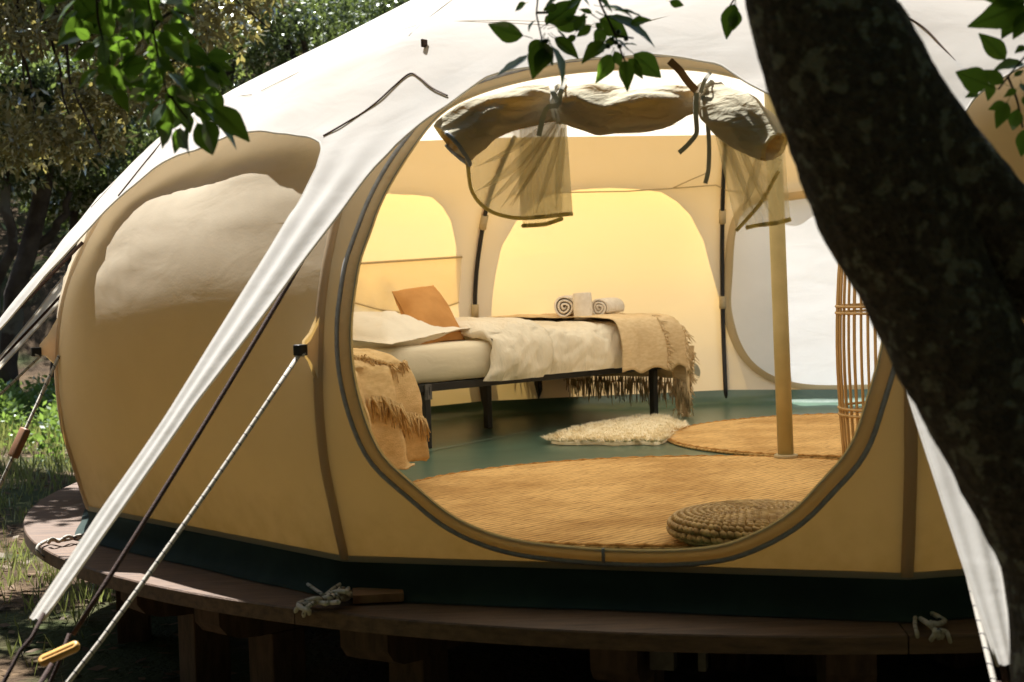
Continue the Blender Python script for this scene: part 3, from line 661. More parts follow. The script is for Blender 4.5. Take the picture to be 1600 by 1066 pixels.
# ---------------- roof fly: twelve gores centred on the seams, each ending in a strap
T15 = math.tan(math.pi / 12)
GEN = [(2.45, .66), (2.5, .5), (2.55, .37), (2.62, .28), (2.7, .2), (2.8, .14), (3.0, .095), (3.3, .055), (3.6, .03), (3.745, .018)]
WID = {(1, -1): [(2.42, .70), (2.45, .55), (2.514, .398), (2.542, .344), (2.627, .284), (2.681, .237), (2.735, .197), (2.811, .173), (2.913, .154), (3.01, .13), (3.165, .099), (3.336, .058), (3.47, .04), (3.745, .008)],
       (0, 1): [(2.42, .70), (2.45, .57), (2.494, .48), (2.546, .389), (2.645, .302), (2.676, .27), (2.75, .2), (2.9, .15), (3.1, .12), (3.326, .094), (3.579, .058), (3.745, .033)],
       (0, -1): [(2.45, .66), (2.5, .5), (2.55, .37), (2.62, .28), (2.7, .18), (2.8, .10), (3.0, .05), (3.3, .02), (3.55, .012), (3.745, -.004)],
       (1, 1): [(2.515, .70), (2.555, .5), (2.61, .33), (2.655, .2), (2.675, .136), (2.705, .072), (2.73, .047), (2.78, .024), (2.86, .010), (3.0, .006), (3.35, .008), (3.55, .028), (3.745, .036)],
       (2, -1): [(2.515, .70), (2.555, .5), (2.60, .36), (2.64, .26), (2.72, .18), (2.85, .12), (3.0, .09), (3.3, .055), (3.6, .03), (3.745, .018)]}
def fly(k, r, w):
    s = 1 if w >= 0 else -1; q = min(1, abs(w) / (r * T15 + 1e-9))
    zr, zm = tab(r, RIDGE), tab(r, MID)
    f = (1 - sstep(2.45, 2.85, r)); z = zr + (zm - zr) * q ** 1.6 * f
    a, b = dzk(k), dzk(k + s); dz = (a + (b - a) * q * .5) * min(1, r / 2.0); dz += a * .45 * min(1, max(0, (r - 2.5) / .5))
    v, t = vd(k), td(k); return np.array([PX + v[0] * r + t[0] * w, PY + v[1] * r + t[1] * w, z + dz])
RR = [.02, .1, .2, .35, .55, .8, 1.05, 1.3, 1.5, 1.7, 1.9, 2.05, 2.15, 2.25, 2.32, 2.38] + list(np.linspace(2.42, 2.78, 34)) + list(np.linspace(2.8, 3.745, 36))
NC = 20
for k in range(12):
    WL, WR = WID.get((k, -1), GEN), WID.get((k, 1), GEN); rows = []
    for r in RR:
        full = r * T15
        wl, wr_ = (full if r < W_[0][0] else min(full, lin(r, W_)) for W_ in (WL, WR)); row = []
        for j in range(NC + 1):
            t = j / NC; w = -wl + (wl + wr_) * t; p = fly(k, r, w)
            inside = min(1, r) * (1 if r > 2.45 else 1)
            amp = .006 * inside * (1 + 1.2 * sstep(2.1, 2.5, r)) if r < 2.9 else .0025
            p = p + np.array([0, 0, 1]) * amp * fbm((p[0] * 3.2, p[1] * 3.2, p[2] * 2), 1, 3)
            if r > 2.6:   # straps: a fold along the length, drooping edges
                x = 2 * t - 1; f = sstep(2.6, 3.0, r); p = p + vd(k) * (.010 * f * (wl + wr_) / .15 * (1 - x * x)) + (0, 0, .006 * f * math.cos(6.5 * x + 1) * (wl + wr_) / .15)
            row.append(p)
        rows.append(row)
    rp = obj('roof_panel', MB().grid(rows), MAT['roof'], tent)
    edge = MB()
    for W_, j in ((WL, 0), (WR, -1)):
        pts = [rows[i][j] - np.array([0, 0, .002]) for i, r in enumerate(RR) if r >= W_[0][0] - .01]
        edge.tube(pts, .0032, 5)
    obj('edge_binding', edge, MAT['roof'], rp)
    # stitched root of the strap and the tab on the ridge
    st = MB(); L = [fit2(lambda r, w: fly(1, r, w), *p, (2.6, 0)) for p in [(505, 212), (535, 195), (562, 179), (590, 158), (615, 135), (640, 115), (655, 121), (675, 137), (699, 149)]]
    if k != 1: L = [(2.66, .2), (2.56, .15), (2.48, .1), (2.42, 0), (2.48, -.1), (2.56, -.15), (2.66, -.2)]
    st.tube([fly(k, r, w) + np.array([0, 0, -.0006]) for r, w in (catmull(L, 14))], .0024, 6)
    obj('seam', st, MAT['stitch'], rp)
    rs_ = MB()
    rs_.tube([fly(k, r, 0) + np.array([0, 0, .001]) for r in np.linspace(.3, 2.4, 40)], .0015, 4)
    rs_.tube([fly(k, 2.34, w) + np.array([0, 0, .001]) for w in np.linspace(-.60, .60, 30)], .0013, 4)
    obj('ridge_seam', rs_, MAT['roof'], rp)
    p = fly(k, 2.33, 0) if k != 1 else fly(1, *fit2(lambda r, w: fly(1, r, w), 663, 72, (2.4, 0))); obj('ridge_tab', MB().box(p + np.array([0, 0, .007]), (.003, .012, .011), (Vector(td(k)), Vector(vd(k)), Vector((0, 0, 1))), .002), MAT['stitch'], rp)
    # guy ropes of the strap and of the seam tab, and their peg
    P0 = np.array([PX, PY, 0]); v, t = vd(k), td(k); gr = lambda r, z, w=0: P0 + v * r + t * w + np.array([0, 0, z])
    pr = 4.28; pz = gz(*(P0 + v * pr)[:2]) + .02
    sag = lambda a, b, n=10: [a + (b - a) * i / (n - 1) - np.array([0, 0, .012 * math.sin(math.pi * i / (n - 1))]) for i in range(n)]
    a0, a1 = wallp(k, 0, .99, .012), gr(pr, pz)
    bm_ = MB().tube(sag(a0, gr(3.66, .055), 12), .0058, 7)
    bm_.tube(sag(gr(3.72, .005), a1, 5), .0055, 7); bm_.tube(sag(gr(3.66, .055, .012), gr(3.76, -.10, .02), 4), .005, 6)
    ro = obj('brown_guy_rope', bm_, MAT['brown_rope'], tent)
    tg = MB(); d = Vector(gr(3.74, -.012) - gr(3.66, .055)).normalized(); sd_ = Vector(t); up = d.cross(sd_).normalized(); cc = Vector(gr(3.70, .022))
    hw, hl = .0125, .048; ring = lambda rr_, hx: [(hx * (1 if math.cos(A) > 0 else -1) + rr_ * math.cos(A), rr_ * math.sin(A)) for A in np.linspace(0, 2 * math.pi, 24, endpoint=False) + .13]
    tg.grid([[cc + (d * .6 + sd_ * .8).normalized() * x + up * 0 + (sd_ * .6 - d * .8).normalized() * y + up * h for x, y in ring(rr_, hl - .013)] for rr_, h in ((.003, .006), (.010, .008), (.0125, .004), (.0125, -.004), (.010, -.008), (.003, -.006))], True)
    obj('toggle', tg, MAT['toggle'] if k != 2 else MAT['toggle_brown'], ro)
    tip = gr(2.90, .607 if k != 2 else .575)
    if k == 2: wp = [gr(2.83, .57, -.03), gr(3.03, .17, -.03), gr(3.40, gz(*(P0 + v * 3.4)[:2]) + .02, -.03)]
    else: wp = [tip] + sag(tip, gr(3.70, -.066), 8)[1:-1] + [gr(pr, pz, .05)]
    wr2 = obj('white_guy_rope', MB().tube(wp, .0058, 7), MAT['rope'], tent)
    kn = MB().tube([tip + np.array([math.cos(a), math.sin(a), .5 * math.sin(2 * a)]) * .009 - v * .004 for a in np.linspace(0, 9, 20)], .0045, 6)
    obj('knot', kn, MAT['rope'], wr2)
    if k == 2:
        b_ = wp[0] + (wp[1] - wp[0]) * .68; dd = Vector(wp[1] - wp[0]).normalized(); obj('toggle', MB().box(b_, (.008, .016, .05), (dd.orthogonal(), dd.cross(dd.orthogonal()), dd), .006), MAT['toggle_brown'], wr2)
    tr = MB().tube([gr(3.735, .115), gr(3.77, .07), gr(3.80, .05), gr(pr, pz)], .005, 6); obj('tip_rope', tr, MAT['brown_rope'], tent)
    obj('peg', MB().tube([gr(pr + .03, pz + .05), gr(pr - .12, pz - .25)], .008, 6), MAT['metal'], tent)
    # cap sheet under the strap: its yellowish lining
# centre pole and its foot
pb = at_z(1228, 716, .012); ptop = np.array([PX - .005, PY + .03, 2.66])
cp = obj('centre_pole', MB().tube([pb + (ptop - pb) * t for t in np.linspace(0, 1, 6)], .032, 24), MAT['pole_tan'], tent)
obj('pole_foot', MB().lathe(pb, [(.0, .016), (.045, .016), (.048, .012), (.048, -.002), (0, -.002)], 28), MAT['tape'], cp)

# ---------------- door rolled up under the scallop, its ties, and the bug mesh
RP = [(706, 226, 40), (735, 200, 44), (765, 183, 42), (800, 172, 41), (835, 166, 38), (872, 163, 27), (905, 168, 37), (945, 171, 42), (990, 172, 42), (1035, 167, 38), (1070, 158, 31), (1097, 152, 25), (1122, 166, 38), (1150, 185, 48), (1178, 205, 45), (1210, 230, 35)]
RC = []
for px, py, r_ in RP:
    u, z = onwall(0, px, py, (.5, 1.1)); p = at_y(px, py, wallp(0, u, z)[1] - .055); RC.append([*p, r_ * .9 / FOC * p[1]])
RS = catmull(RC, 8)
def roll_rows(scale, tw, i0, i1, ph, open_=0):
    rows = []; n = len(RS)
    for i in range(i0, i1):
        p = Vector(RS[i][:3]); tn = (Vector(RS[min(i + 1, n - 1)][:3]) - Vector(RS[max(i - 1, 0)][:3])).normalized(); a = Vector((0, 0, 1)); a = (a - tn * a.dot(tn)).normalized(); b = tn.cross(a); R = RS[i][3] * scale; row = []; s = i / n
        for j in range(56):
            th = 2 * math.pi * j / 56
            tri = lambda x: 1 - 2 * abs(math.sin(x)) ** 1.0
            w1, w2 = 1.6 * fbm((s * 4, ph, 1), 1, 2), 1.8 * fbm((s * 5, math.cos(th) * .5, ph + 4), 1, 2)
            f = 1 + .11 * tri(th + tw * .34 * s + w1 + ph) + .075 * tri(2 * th - tw * .55 * s + w2) + .04 * tri(5 * th - tw * .9 * s + 2.5 * w2) * (.3 + .7 * abs(math.sin(7 * s + ph))) + .05 * fbm((math.cos(th) * .8 + s * 6, math.sin(th) * .8, s * 7 + ph), 1, 2)
            for st_ in (40 / n, 88 / n):
                dd = (s - st_) / .045; f += .11 * math.exp(-dd * dd) * tri(3.5 * th + 2 * w1) * (.35 + .65 * min(1, abs(dd) * 2))
            row.append(p + (a * math.cos(th) + b * math.sin(th)) * R * f)
        rows.append(row)
    return rows
NR = len(RS)
roll = obj('door_roll', MB().grid(roll_rows(1, 22, 0, NR, .4), True), MAT['door'], tent)
obj('inner_layer', MB().grid(roll_rows(.72, 22, 0, NR, 1.4), True), MAT['door'], roll)
# zip edge round the left mouth
e0 = roll_rows(1.02, 22, 0, 2, .4)[0]; obj('roll_zip', MB().tube(e0[8:44], .006, 6), MAT['zip'], roll)
def strap(name, pts, w, m, par, nrm=(0, -1, 0), th=.0016):
    P = smooth_path(pts, 14); mb = MB(); N_ = Vector(nrm); rows = []
    for i, p in enumerate(P):
        t = Vector(P[min(i + 1, 13)] - P[max(i - 1, 0)]).normalized(); s = t.cross(N_).normalized(); p = Vector(p)
        rows.append([p - s * w - N_ * th, p + s * w - N_ * th, p + s * w + N_ * th, p - s * w + N_ * th])
    mb.grid(rows, True); mb.f += [(3, 2, 1, 0), tuple(len(mb.v) - 4 + i for i in range(4))]; return obj(name, mb, m, par, smooth=False)
MAT['strap'] = cloth('cotton_tape', (.80, .76, .66), (.5, .4, .2), .15, wr=.1)
MAT['strap_brown'] = cloth('brown_tape', (.40, .26, .14), (.4, .22, .08), .15, wr=.1)
for i, sgn in ((5 * 8, 1), (11 * 8, -1)):
    ring_ = roll_rows(1.0, 22, i - 1, i + 3, .4); c = Vector(RS[i][:3])
    lp = MB()
    for o_ in (0, .006): lp.tube([c + (Vector(q) - c) * 1.07 + Vector((o_, 0, 0)) for q in ring_[1 + (o_ > 0)]] + [c + (Vector(ring_[1 + (o_ > 0)][0]) - c) * 1.07 + Vector((o_, 0, 0))], .0065, 6, False)
    tie = obj('tie', lp, MAT['strap'], roll)
    yy = c.y - RS[i][3] - .012; A = lambda *l: [at_y(x, y, yy - d) for x, y, d in l]
    if sgn > 0:
        strap('tie_end', A((884, 122, -.05), (876, 145, 0), (873, 165, .0)), .006, MAT['strap'], tie)
        strap('tie_end', A((860, 127, -.05), (864, 145, 0), (872, 160, .004)), .006, MAT['strap'], tie)
        strap('tie_end', A((873, 165, .004), (856, 168, .02), (848, 185, .016), (842, 213, .01)), .0065, MAT['strap'], tie)
    else:
        strap('tie_end', A((1046, 95, .03), (1060, 108, .03), (1075, 128, .015), (1088, 142, .002)), .009, MAT['strap_brown'], tie)
        strap('tie_end', A((1088, 145, .004), (1087, 175, .012), (1089, 205, .01), (1076, 225, .01), (1061, 239, .01)), .0058, MAT['strap'], tie)
        strap('tie_end', A((1098, 150, .004), (1105, 185, .012), (1108, 230, .01), (1107, 265, .01), (1102, 287, .01)), .0052, MAT['strap'], tie)
        strap('tie_end', A((1110, 113, -.05), (1100, 128, 0), (1094, 145, 0)), .005, MAT['strap'], tie)
def net(top, bot, Y, amp=.02, nr=16, nc=26, seed=0, gather=1):
    T, B = smooth_path(top, nc), smooth_path(bot, nc); rows = []
    for i in range(nr):
        t = i / (nr - 1); row = []
        for j in range(nc):
            p = T[j] * (1 - t) + B[j] * t; row.append(at_y(p[0], p[1], Y + amp * (1.6 * fbm((j * .22 + seed, t * 1.6, 1), 1, 3) + 1.1 * (1 - 2 * abs(math.sin(j * .37 + 1.5 * t + 2 * fbm((j * .1, t, seed), 1, 2)))) * (1 - t * .55))))
        rows.append(row)
    return rows
Yn = RS[20][1] + .02
r1 = net([(733, 236), (758, 212), (790, 198), (820, 190), (850, 180), (884, 172)], [(730, 248), (735, 292), (750, 318), (778, 335), (812, 341), (895, 334)], Yn, .022)
n1 = obj('bug_mesh', MB().grid(r1), MAT['mesh'], tent); obj('mesh_binding', MB().tube(r1[-1], .0055, 6), MAT['meshhem'], n1)
r2 = net([(800, 192), (840, 182), (886, 172)], [(817, 353), (848, 351), (878, 342)], Yn + .03, .014, seed=4)
n2 = obj('bug_mesh', MB().grid(r2), MAT['mesh'], tent); obj('mesh_binding', MB().tube(r2[-1], .0055, 6), MAT['meshhem'], n2)
r2b = net([(812, 188), (850, 180), (884, 172)], [(812, 341), (850, 340), (895, 334)], Yn - .015, .02, seed=9)
obj('bug_mesh', MB().grid(r2b), MAT['mesh'], tent)
# gathered folds that run down from the tie, doubling the mesh
def fold(par, a_, b_, Y, w, bend=0):
    rows = []
    for t in np.linspace(0, 1, 12):
        x = a_[0] + (b_[0] - a_[0]) * t; y = a_[1] + (b_[1] - a_[1]) * t + bend * math.sin(math.pi * t); h = w * math.sin(math.pi * min(1, .12 + .95 * t)) ** .8 * .5 + .4
        dx, dy = b_[1] - a_[1], -(b_[0] - a_[0]); l = math.hypot(dx, dy); dx, dy = dx / l, dy / l
        rows.append([at_y(x + dx * h * s, y + dy * h * s, Y - .012 * (1 - s * s)) for s in (-1, -.4, .3, 1)])
    o = obj('fold', MB().grid(rows), MAT['mesh'], par); return o
for a_, b_, w, bd_ in (((872, 186), (742, 300), 15, 14), ((868, 190), (758, 322), 10, 10), ((874, 192), (782, 326), 13, 6), ((872, 196), (796, 322), 7, 8), ((866, 184), (740, 262), 9, 8), ((878, 200), (836, 336), 9, 4), ((880, 200), (868, 330), 12, 0), ((838, 262), (800, 322), 6, 0)): fold(n1, a_, b_, Yn - .03, w, bd_)
for a_, b_, w, bd_ in (((1116, 180), (1182, 345), 12, -6), ((1150, 214), (1206, 340), 10, 0), ((1190, 230), (1160, 330), 14, 6)): fold(n1, a_, b_, RS[13 * 8][1] + .0, w, bd_)
Yr = RS[13 * 8][1] + .03
r3 = net([(1108, 168), (1150, 205), (1190, 222), (1226, 232)], [(1166, 356), (1185, 352), (1210, 349), (1235, 343)], Yr, .02, seed=2)
n3 = obj('bug_mesh', MB().grid(r3), MAT['mesh'], tent); obj('mesh_binding', MB().tube(r3[-1], .0055, 6), MAT['meshhem'], n3)
r4 = net([(1108, 168), (1150, 215), (1200, 235), (1222, 250)], [(1151, 360), (1165, 345), (1190, 315), (1216, 268)], Yr - .012, .01, seed=6)
n4 = obj('bug_mesh', MB().grid(r4), MAT['mesh'], tent); obj('mesh_binding', MB().tube(r4[-1], .005, 6), MAT['meshhem'], n4)
r5 = net([(905, 196), (960, 205), (1010, 204), (1060, 192)], [(905, 199), (950, 208), (985, 210), (1060, 194)], Yn + .02, .004, 4, 20); obj('bug_mesh', MB().grid(r5), MAT['mesh'], tent)
# cord along the inside of the back wall
def wpt(k, px, py, off): u, z = onwall(k, px, py); return wallw(k, u, z, off)
cd = MB(); cd.tube([wpt(5, *p, -.02) for p in [(800, 304), (880, 301), (980, 299), (1060, 294), (1100, 291)]] + [wpt(6, *p, -.03) for p in [(1118, 290), (1135, 298), (1160, 302)]], .0035, 6)
cd.tube([wpt(5, *p, -.022) for p in [(1052, 294), (1080, 281), (1106, 270)]], .003, 6)
obj('cord', cd, MAT['tape'], tent)
cd = MB().tube([wallw(6, .41, z, -.03 - .02 * math.sin((1.2 - z) * 9)) for z in np.linspace(1.2, .93, 12)], .003, 6); obj('cord', cd, MAT['tape'], tent)
# hanging pocket on the wall behind the first bed
pk = MB(); rows = []
for t in np.linspace(0, 1, 12):
    rows.append([wallw(4, u, .865 + .03 * (u - .3) - t * (.13 + .16 * abs(math.sin(3.6 * (u - .30)))), -.012 - .012 * math.sin(math.pi * t) - .006 * math.sin(u * 40) * t) for u in np.linspace(.25, .93, 40)])
pkt = obj('wall_pocket', MB().grid(rows), cloth('pocket_canvas', (.8, .72, .58), (.92, .78, .52), .6, wr=.5, wscale=10, alpha=.55), tent)
obj('binding', MB().tube(rows[0], .006, 6), MAT['tape'], pkt); obj('binding', MB().tube(rows[-1], .004, 6), MAT['tape'], pkt)
# printed emblem of the wall behind the bed's foot: a crescent disc with a flower and lettering round its lower edge
u0, z0 = onwall(5, 1078, 582, (.8, .25)); W5 = 1.42
def eface(pts2, o_=-.0032): return [wallw(5, u0 + x / W5, z0 + y, o_, .007) for x, y in pts2]
em = MB(); R_ = .062
def poly(pts2): em.add(eface(pts2), [tuple(range(len(pts2)))])
for a0 in np.linspace(0, 2 * math.pi, 28, endpoint=False):
    a1 = a0 + 2 * math.pi / 28; ri = lambda a: R_ * (.60 + .22 * math.cos(a - 2.4))
    if math.sin(a0 + .1) < -.45: continue
    poly([(R_ * math.cos(a0), R_ * math.sin(a0)), (R_ * math.cos(a1), R_ * math.sin(a1)), (ri(a1) * math.cos(a1), ri(a1) * math.sin(a1)), (ri(a0) * math.cos(a0), ri(a0) * math.sin(a0))])
for a in (-.9, -.45, 0, .45, .9):
    d = (math.sin(a), math.cos(a)); n_ = (d[1], -d[0]); b_ = -.012
    poly([(0, b_), (d[0] * .022 + n_[0] * .006, b_ + d[1] * .022 + n_[1] * .006), (d[0] * .04, b_ + d[1] * .04), (d[0] * .022 - n_[0] * .006, b_ + d[1] * .022 - n_[1] * .006)])
MAT['ink'] = solid('grey_print', (.36, .35, .27), None, 30, .9, .05)
emo = obj('emblem', em, MAT['ink'], tent, smooth=False)
fc = bpy.data.curves.new('lettering', 'FONT'); TX = 'LOTUS BELLE'; lm = MB(); deps = None
for i, ch in enumerate(TX):
    if ch == ' ': continue
    fc.body = ch; fc.size = .024; fc.align_x = 'CENTER'; fc.resolution_u = 2
    fo = bpy.data.objects.new('lettering', fc); C.objects.link(fo); bpy.context.view_layer.update()
    me = fo.evaluated_get(bpy.context.evaluated_depsgraph_get()).to_mesh(); a = -math.pi / 2 + (i - 5) * .255
    # read from inside, letters run along the lower rim
    V_ = [(v.co.x, v.co.y) for v in me.vertices]; F_ = [tuple(p.vertices) for p in me.polygons]; ca, sa = math.cos(a + math.pi / 2), math.sin(a + math.pi / 2)
    pts2 = [((R_ * 1.0) * math.cos(a) + x * ca - y * sa, (R_ * 1.0) * math.sin(a) + x * sa + y * ca) for x, y in V_]
    lm.add(eface(pts2), F_); fo.evaluated_get(bpy.context.evaluated_depsgraph_get()).to_mesh_clear(); C.objects.unlink(fo); bpy.data.objects.remove(fo)
obj('lettering', lm, MAT['ink'], emo, smooth=False)
# ================================================================== FURNISHINGS
def vec(*a): return np.array(a, float)
L1, L2 = at_z(672, 701, 0), at_z(1027, 655, 0)
be = (L2 - L1) / np.linalg.norm(L2 - L1); bn = vec(-be[1], be[0], 0)
def B(a, n, z): return L1 + be * a + bn * n + vec(0, 0, z)
BX = (Vector(be), Vector(bn), Vector((0, 0, 1)))
def puff(P, th, name, mat, nseg=22, flange=.0, seed=0, wr=.012, plump=.6, **kw):
    """stuffed quadrilateral cushion: P = four corner points in order"""
    P = [vec(*p) for p in P]; nrm = np.cross(P[1] - P[0], P[3] - P[0]); nrm /= np.linalg.norm(nrm); mb = MB()
    for sgn in (1, -1):
        rows = []
        for i in range(nseg + 1):
            row = []
            for j in range(nseg + 1):
                u, v = i / nseg, j / nseg; x, y = 2 * u - 1, 2 * v - 1
                pin = .055 * (1 - x * x) * abs(y) ** 3, .055 * (1 - y * y) * abs(x) ** 3
                uu = .5 + .5 * x * (1 - pin[1]); vv = .5 + .5 * y * (1 - pin[0])
                q = (P[0] * (1 - uu) + P[1] * uu) * (1 - vv) + (P[3] * (1 - uu) + P[2] * uu) * vv
                xx, yy = (min(1, abs(x) / (1 - flange)), min(1, abs(y) / (1 - flange)))
                h = (max(0, 1 - xx ** 2.4) * max(0, 1 - yy ** 2.4)) ** plump
                w = wr * fbm((q[0] * 9 + seed, q[1] * 9, q[2] * 9), 1, 3) * (h + .3)
                row.append(q + nrm * (sgn * (h * th / 2 + .0015) + w))
            rows.append(row)
        mb.grid(rows if sgn > 0 else rows[::-1])
    return obj(name, mb, mat)
def cloth_bed(name, prof, a0, a1, na, mat, fn=None, par=None, close=False):
    """sheet laid over a bed: prof = (n, z) cross profile; fn(a, i, p) -> displaced point"""
    pr = catmull([vec(*p) for p in prof], 6); rows = []
    for i in range(na + 1):
        a = a0 + (a1 - a0) * i / na; row = []
        for j, (n_, z_) in enumerate(pr):
            p = B(a, n_, z_); row.append(fn(a, j / (len(pr) - 1), p) if fn else p)
        rows.append(row)
    return MB().grid(rows)
bed = thing('single_bed', 'black metal framed single bed with fitted white sheet at the back of the tent', 'bed', tuple(B(.7, .45, 0)))
fr = MB()
for n_ in (.02, .88): fr.box(B(.71, n_, .277), (.935, .016, .018), BX, .003)
for a_ in (-.21, 1.63): fr.box(B(a_, .45, .277), (.016, .42, .0175), BX, .003)
obj('frame', fr, MAT['pole_black'], bed, smooth=False)
for i in range(11): obj('slat', MB().box(B(-.1 + i * .165, .45, .272), (.016, .41, .008), BX), MAT['pole_black'], bed, smooth=False)
for a_, n_ in ((0, .02), (1.57, .02), (0, .88), (1.57, .88), (.78, .45)):
    lg = obj('leg', MB().box(B(a_, n_, .13), (.0165, .0165, .13), BX, .003), MAT['pole_black'], bed, smooth=False)
    if n_ == .02 and a_ == 0:
        bk = MB().box(B(a_, -.0, .258), (.02, .004, .035), BX, .002); bk.box(B(a_ - .008, -.004, .25), (.004, .004, .02), BX, .001); bk.box(B(a_ + .007, -.004, .262), (.004, .004, .018), BX, .001)
        obj('bracket', bk, MAT['metal'], lg, smooth=False)
# mattress with rounded corners and a slightly tucked fitted sheet
mt = MB(); rows = []
for k_, (z_, ins) in enumerate([(.297, .05), (.30, .02), (.325, .004), (.36, -.004), (.41, -.002), (.445, .006), (.462, .02), (.470, .05), (.472, .12), (.472, .3)]):
    row = []
    for A in np.linspace(0, 2 * math.pi, 72, endpoint=False):
        c_, s_ = math.cos(A), math.sin(A); e_ = 2 / 9
        x = .715 + (.945 - ins) * math.copysign(abs(c_) ** e_, c_); y = .445 + (.455 - ins) * math.copysign(abs(s_) ** e_, s_)
        p = B(x, y, z_); p = p + bn * .006 * fbm((x * 9, y * 9, z_ * 14), 1, 3) + vec(0, 0, .004 * fbm((x * 6, y * 6, 2), 1, 2)); row.append(p)
    rows.append(row)
mt.grid(rows, True); mt.f.append(tuple(len(mt.v) - 72 + i for i in range(72)))
obj('mattress', mt, MAT['sheet'], bed)
def dfn(amp, seed, puffy=.02):
    def f(a, t, p):
        e = min(1, t * 5, (1 - t) * 5); d = -bn * (t < .3) * 1.0 + bn * (t > .7) * 1.0 + vec(0, 0, 1) * (.25 + (.2 < t < .8))
        n1 = fbm((a * 5 + seed, t * 4, seed), 1, 3); n2 = fbm((a * 15 + 4 * t + seed, t * 5, 3), 1, 2)
        cr = abs(fbm((a * 8 - 3 * t, t * 6 + seed, 7), 1, 2))
        return p + d * (puffy * n1 + amp * n2 - amp * 1.1 * max(0, .25 - cr) * 3) + be * .02 * fbm((t * 6, seed, 1), 1, 2)
    return f
dprof = [(-.045, .292), (-.055, .36), (-.045, .44), (.0, .500), (.08, .518), (.3, .523), (.6, .523), (.85, .515), (.92, .47), (.945, .38), (.94, .30)]
dm = cloth_bed('duvet', dprof, .62, 1.60, 70, None, dfn(.008, 3, .016))
f2 = dfn(.010, 8, .026)
dprof2 = [(-.06, .285), (-.08, .35), (-.07, .45), (-.01, .520), (.08, .545), (.3, .552), (.6, .55), (.85, .54), (.93, .48), (.96, .38), (.95, .32)]
pr2 = catmull([vec(*p) for p in dprof2], 6); rows = []
# folded-back end: comes up over the fold, and rolls back under at the pillow side
fold = [(.66, -.045), (.70, -.03), (.72, -.012), (.715, .004), (.68, .012)] + [(a_, .012) for a_ in np.linspace(.64, .40, 22)] + [(.365, .006), (.345, -.008), (.335, -.025), (.345, -.042), (.38, -.05)]
for a_, h in fold:
    row = []
    for j, (n_, z_) in enumerate(pr2):
        t = j / (len(pr2) - 1); out_ = -bn * (t < .25) + bn * (t > .75) + vec(0, 0, 1) * (.25 <= t <= .75)
        slant = .10 * max(0, .3 - t) * (-1)
        row.append(f2(a_ * .9, t, B(a_ + slant + .03 * math.sin(t * 7), n_, z_)) + out_ * h)
    rows.append(row)
dm.grid(rows)
dv = obj('duvet', dm, MAT['duvet']); tag(dv, 'rumpled cream duvet folded back across the black metal bed', 'duvet')
pil = puff([B(-.22, -.02, .485), B(.37, .10, .535), B(.26, .78, .55), B(-.3, .66, .53)], .185, 'pillow', MAT['pillow'], 30, .1, 2, .02); tag(pil, 'white flanged pillow lying at the head of the black metal bed', 'pillow')
def ip(px, py, Y): return vec(*at_y(px, py, Y))
cush = puff([ip(612, 456, 7.62), ip(677, 446, 7.86), ip(727, 531, 7.60), ip(655, 541, 7.36)], .14, 'cushion', MAT['cushion'], 24, 0, 5, .008, .55); tag(cush, 'ochre orange square cushion leaning behind the white pillow', 'cushion')
pe = [ip(612, 456, 7.62), ip(677, 446, 7.86), ip(727, 531, 7.60)]
# towels
def towel(p0, p1, r, label):
    p0, p1 = Vector(p0), Vector(p1); d = (p1 - p0).normalized(); a = d.orthogonal().normalized(); b = d.cross(a); mb = MB(); rows = []
    turns = 3.2; NN = 90
    for e, off in ((p0, 0), (p0 + (p1 - p0) * .05, .0), (p0 + (p1 - p0) * .5, .002), (p0 + (p1 - p0) * .95, 0), (p1, 0)):
        rows.append([e + (a * math.cos(2 * math.pi * turns * t) + b * math.sin(2 * math.pi * turns * t)) * (r * (.12 + .88 * t) + off + .0015 * math.sin(t * 60)) for t in np.linspace(0, 1, NN)])
    mb.grid(rows); o = obj('rolled_towel', mb, MAT['towel']); md = o.modifiers.new('thickness', 'SOLIDIFY'); md.thickness = .011; md.offset = -1
    return tag(o, label, 'towel', 'rolled towels on the bed')
zt = .528
tc = ip(912, 507, 8.45); k = at_z(912, 507, zt + .012)
ty = 8.38
t0 = ip(911, 506, ty); t0[2] = zt; towel(t0, t0 + vec(-.004, 0, .142) + vec(.0, .01, 0), .058, 'rolled white towel standing upright on the bed')
for px_, py_, r_, lb in ((882, 494, .066, 'rolled white towel lying on its side left of the upright one'), (936, 494, .056, 'rolled white towel lying on its side right of the upright one')):
    q0 = ip(px_, py_, ty + .03); q0[2] = zt + r_ + .004; towel(q0, q0 + vec(.05 if px_ < 900 else .10, .24, 0), r_, lb)

# throw over the foot of the bed
def throw_pt(a, s):
    """a metres past the throw's inner edge along the bed, s metres across from the near lower hem"""
    A0 = 1.20; top = .548; wtop = .98; na = 1.66
    la = max(0, A0 + a - na); x = min(A0 + a, na) + .045 * (1 - math.exp(-la / .05)) 
    dn = max(0, .26 - s); df = max(0, s - .26 - wtop)
    n_ = -.055 + min(max(s - .26, 0), wtop) - .045 * (1 - math.exp(-dn / .05)) + .045 * (1 - math.exp(-df / .05))
    rd = .05
    drop = max(la, 0) + 0 * dn; zz = top - max(la, dn, df) - .25 * min(la, max(dn, df))
    edge = min(n_ + .055, .99 - (n_ + .0)); zz -= .018 * math.exp(-max(0, edge) / .05)
    w = fbm((a * 6, s * 5, 3), 1, 3); fold_ = math.sin(a * 26 + 2 * s) * .010 * min(1, max(dn, df, la) * 6)
    p = B(x, n_, zz); return p + (-bn if dn > 0 else bn if df > 0 else vec(0, 0, 1)) * (.008 * w + fold_) + be * (.012 * w if la > 0 else 0)
TW, TL_ = .80, 1.50
tm = MB(); tm.grid([[throw_pt(TW * i / 62, TL_ * j / 90 + .012 * math.sin(i * .4)) for j in range(91)] for i in range(63)])
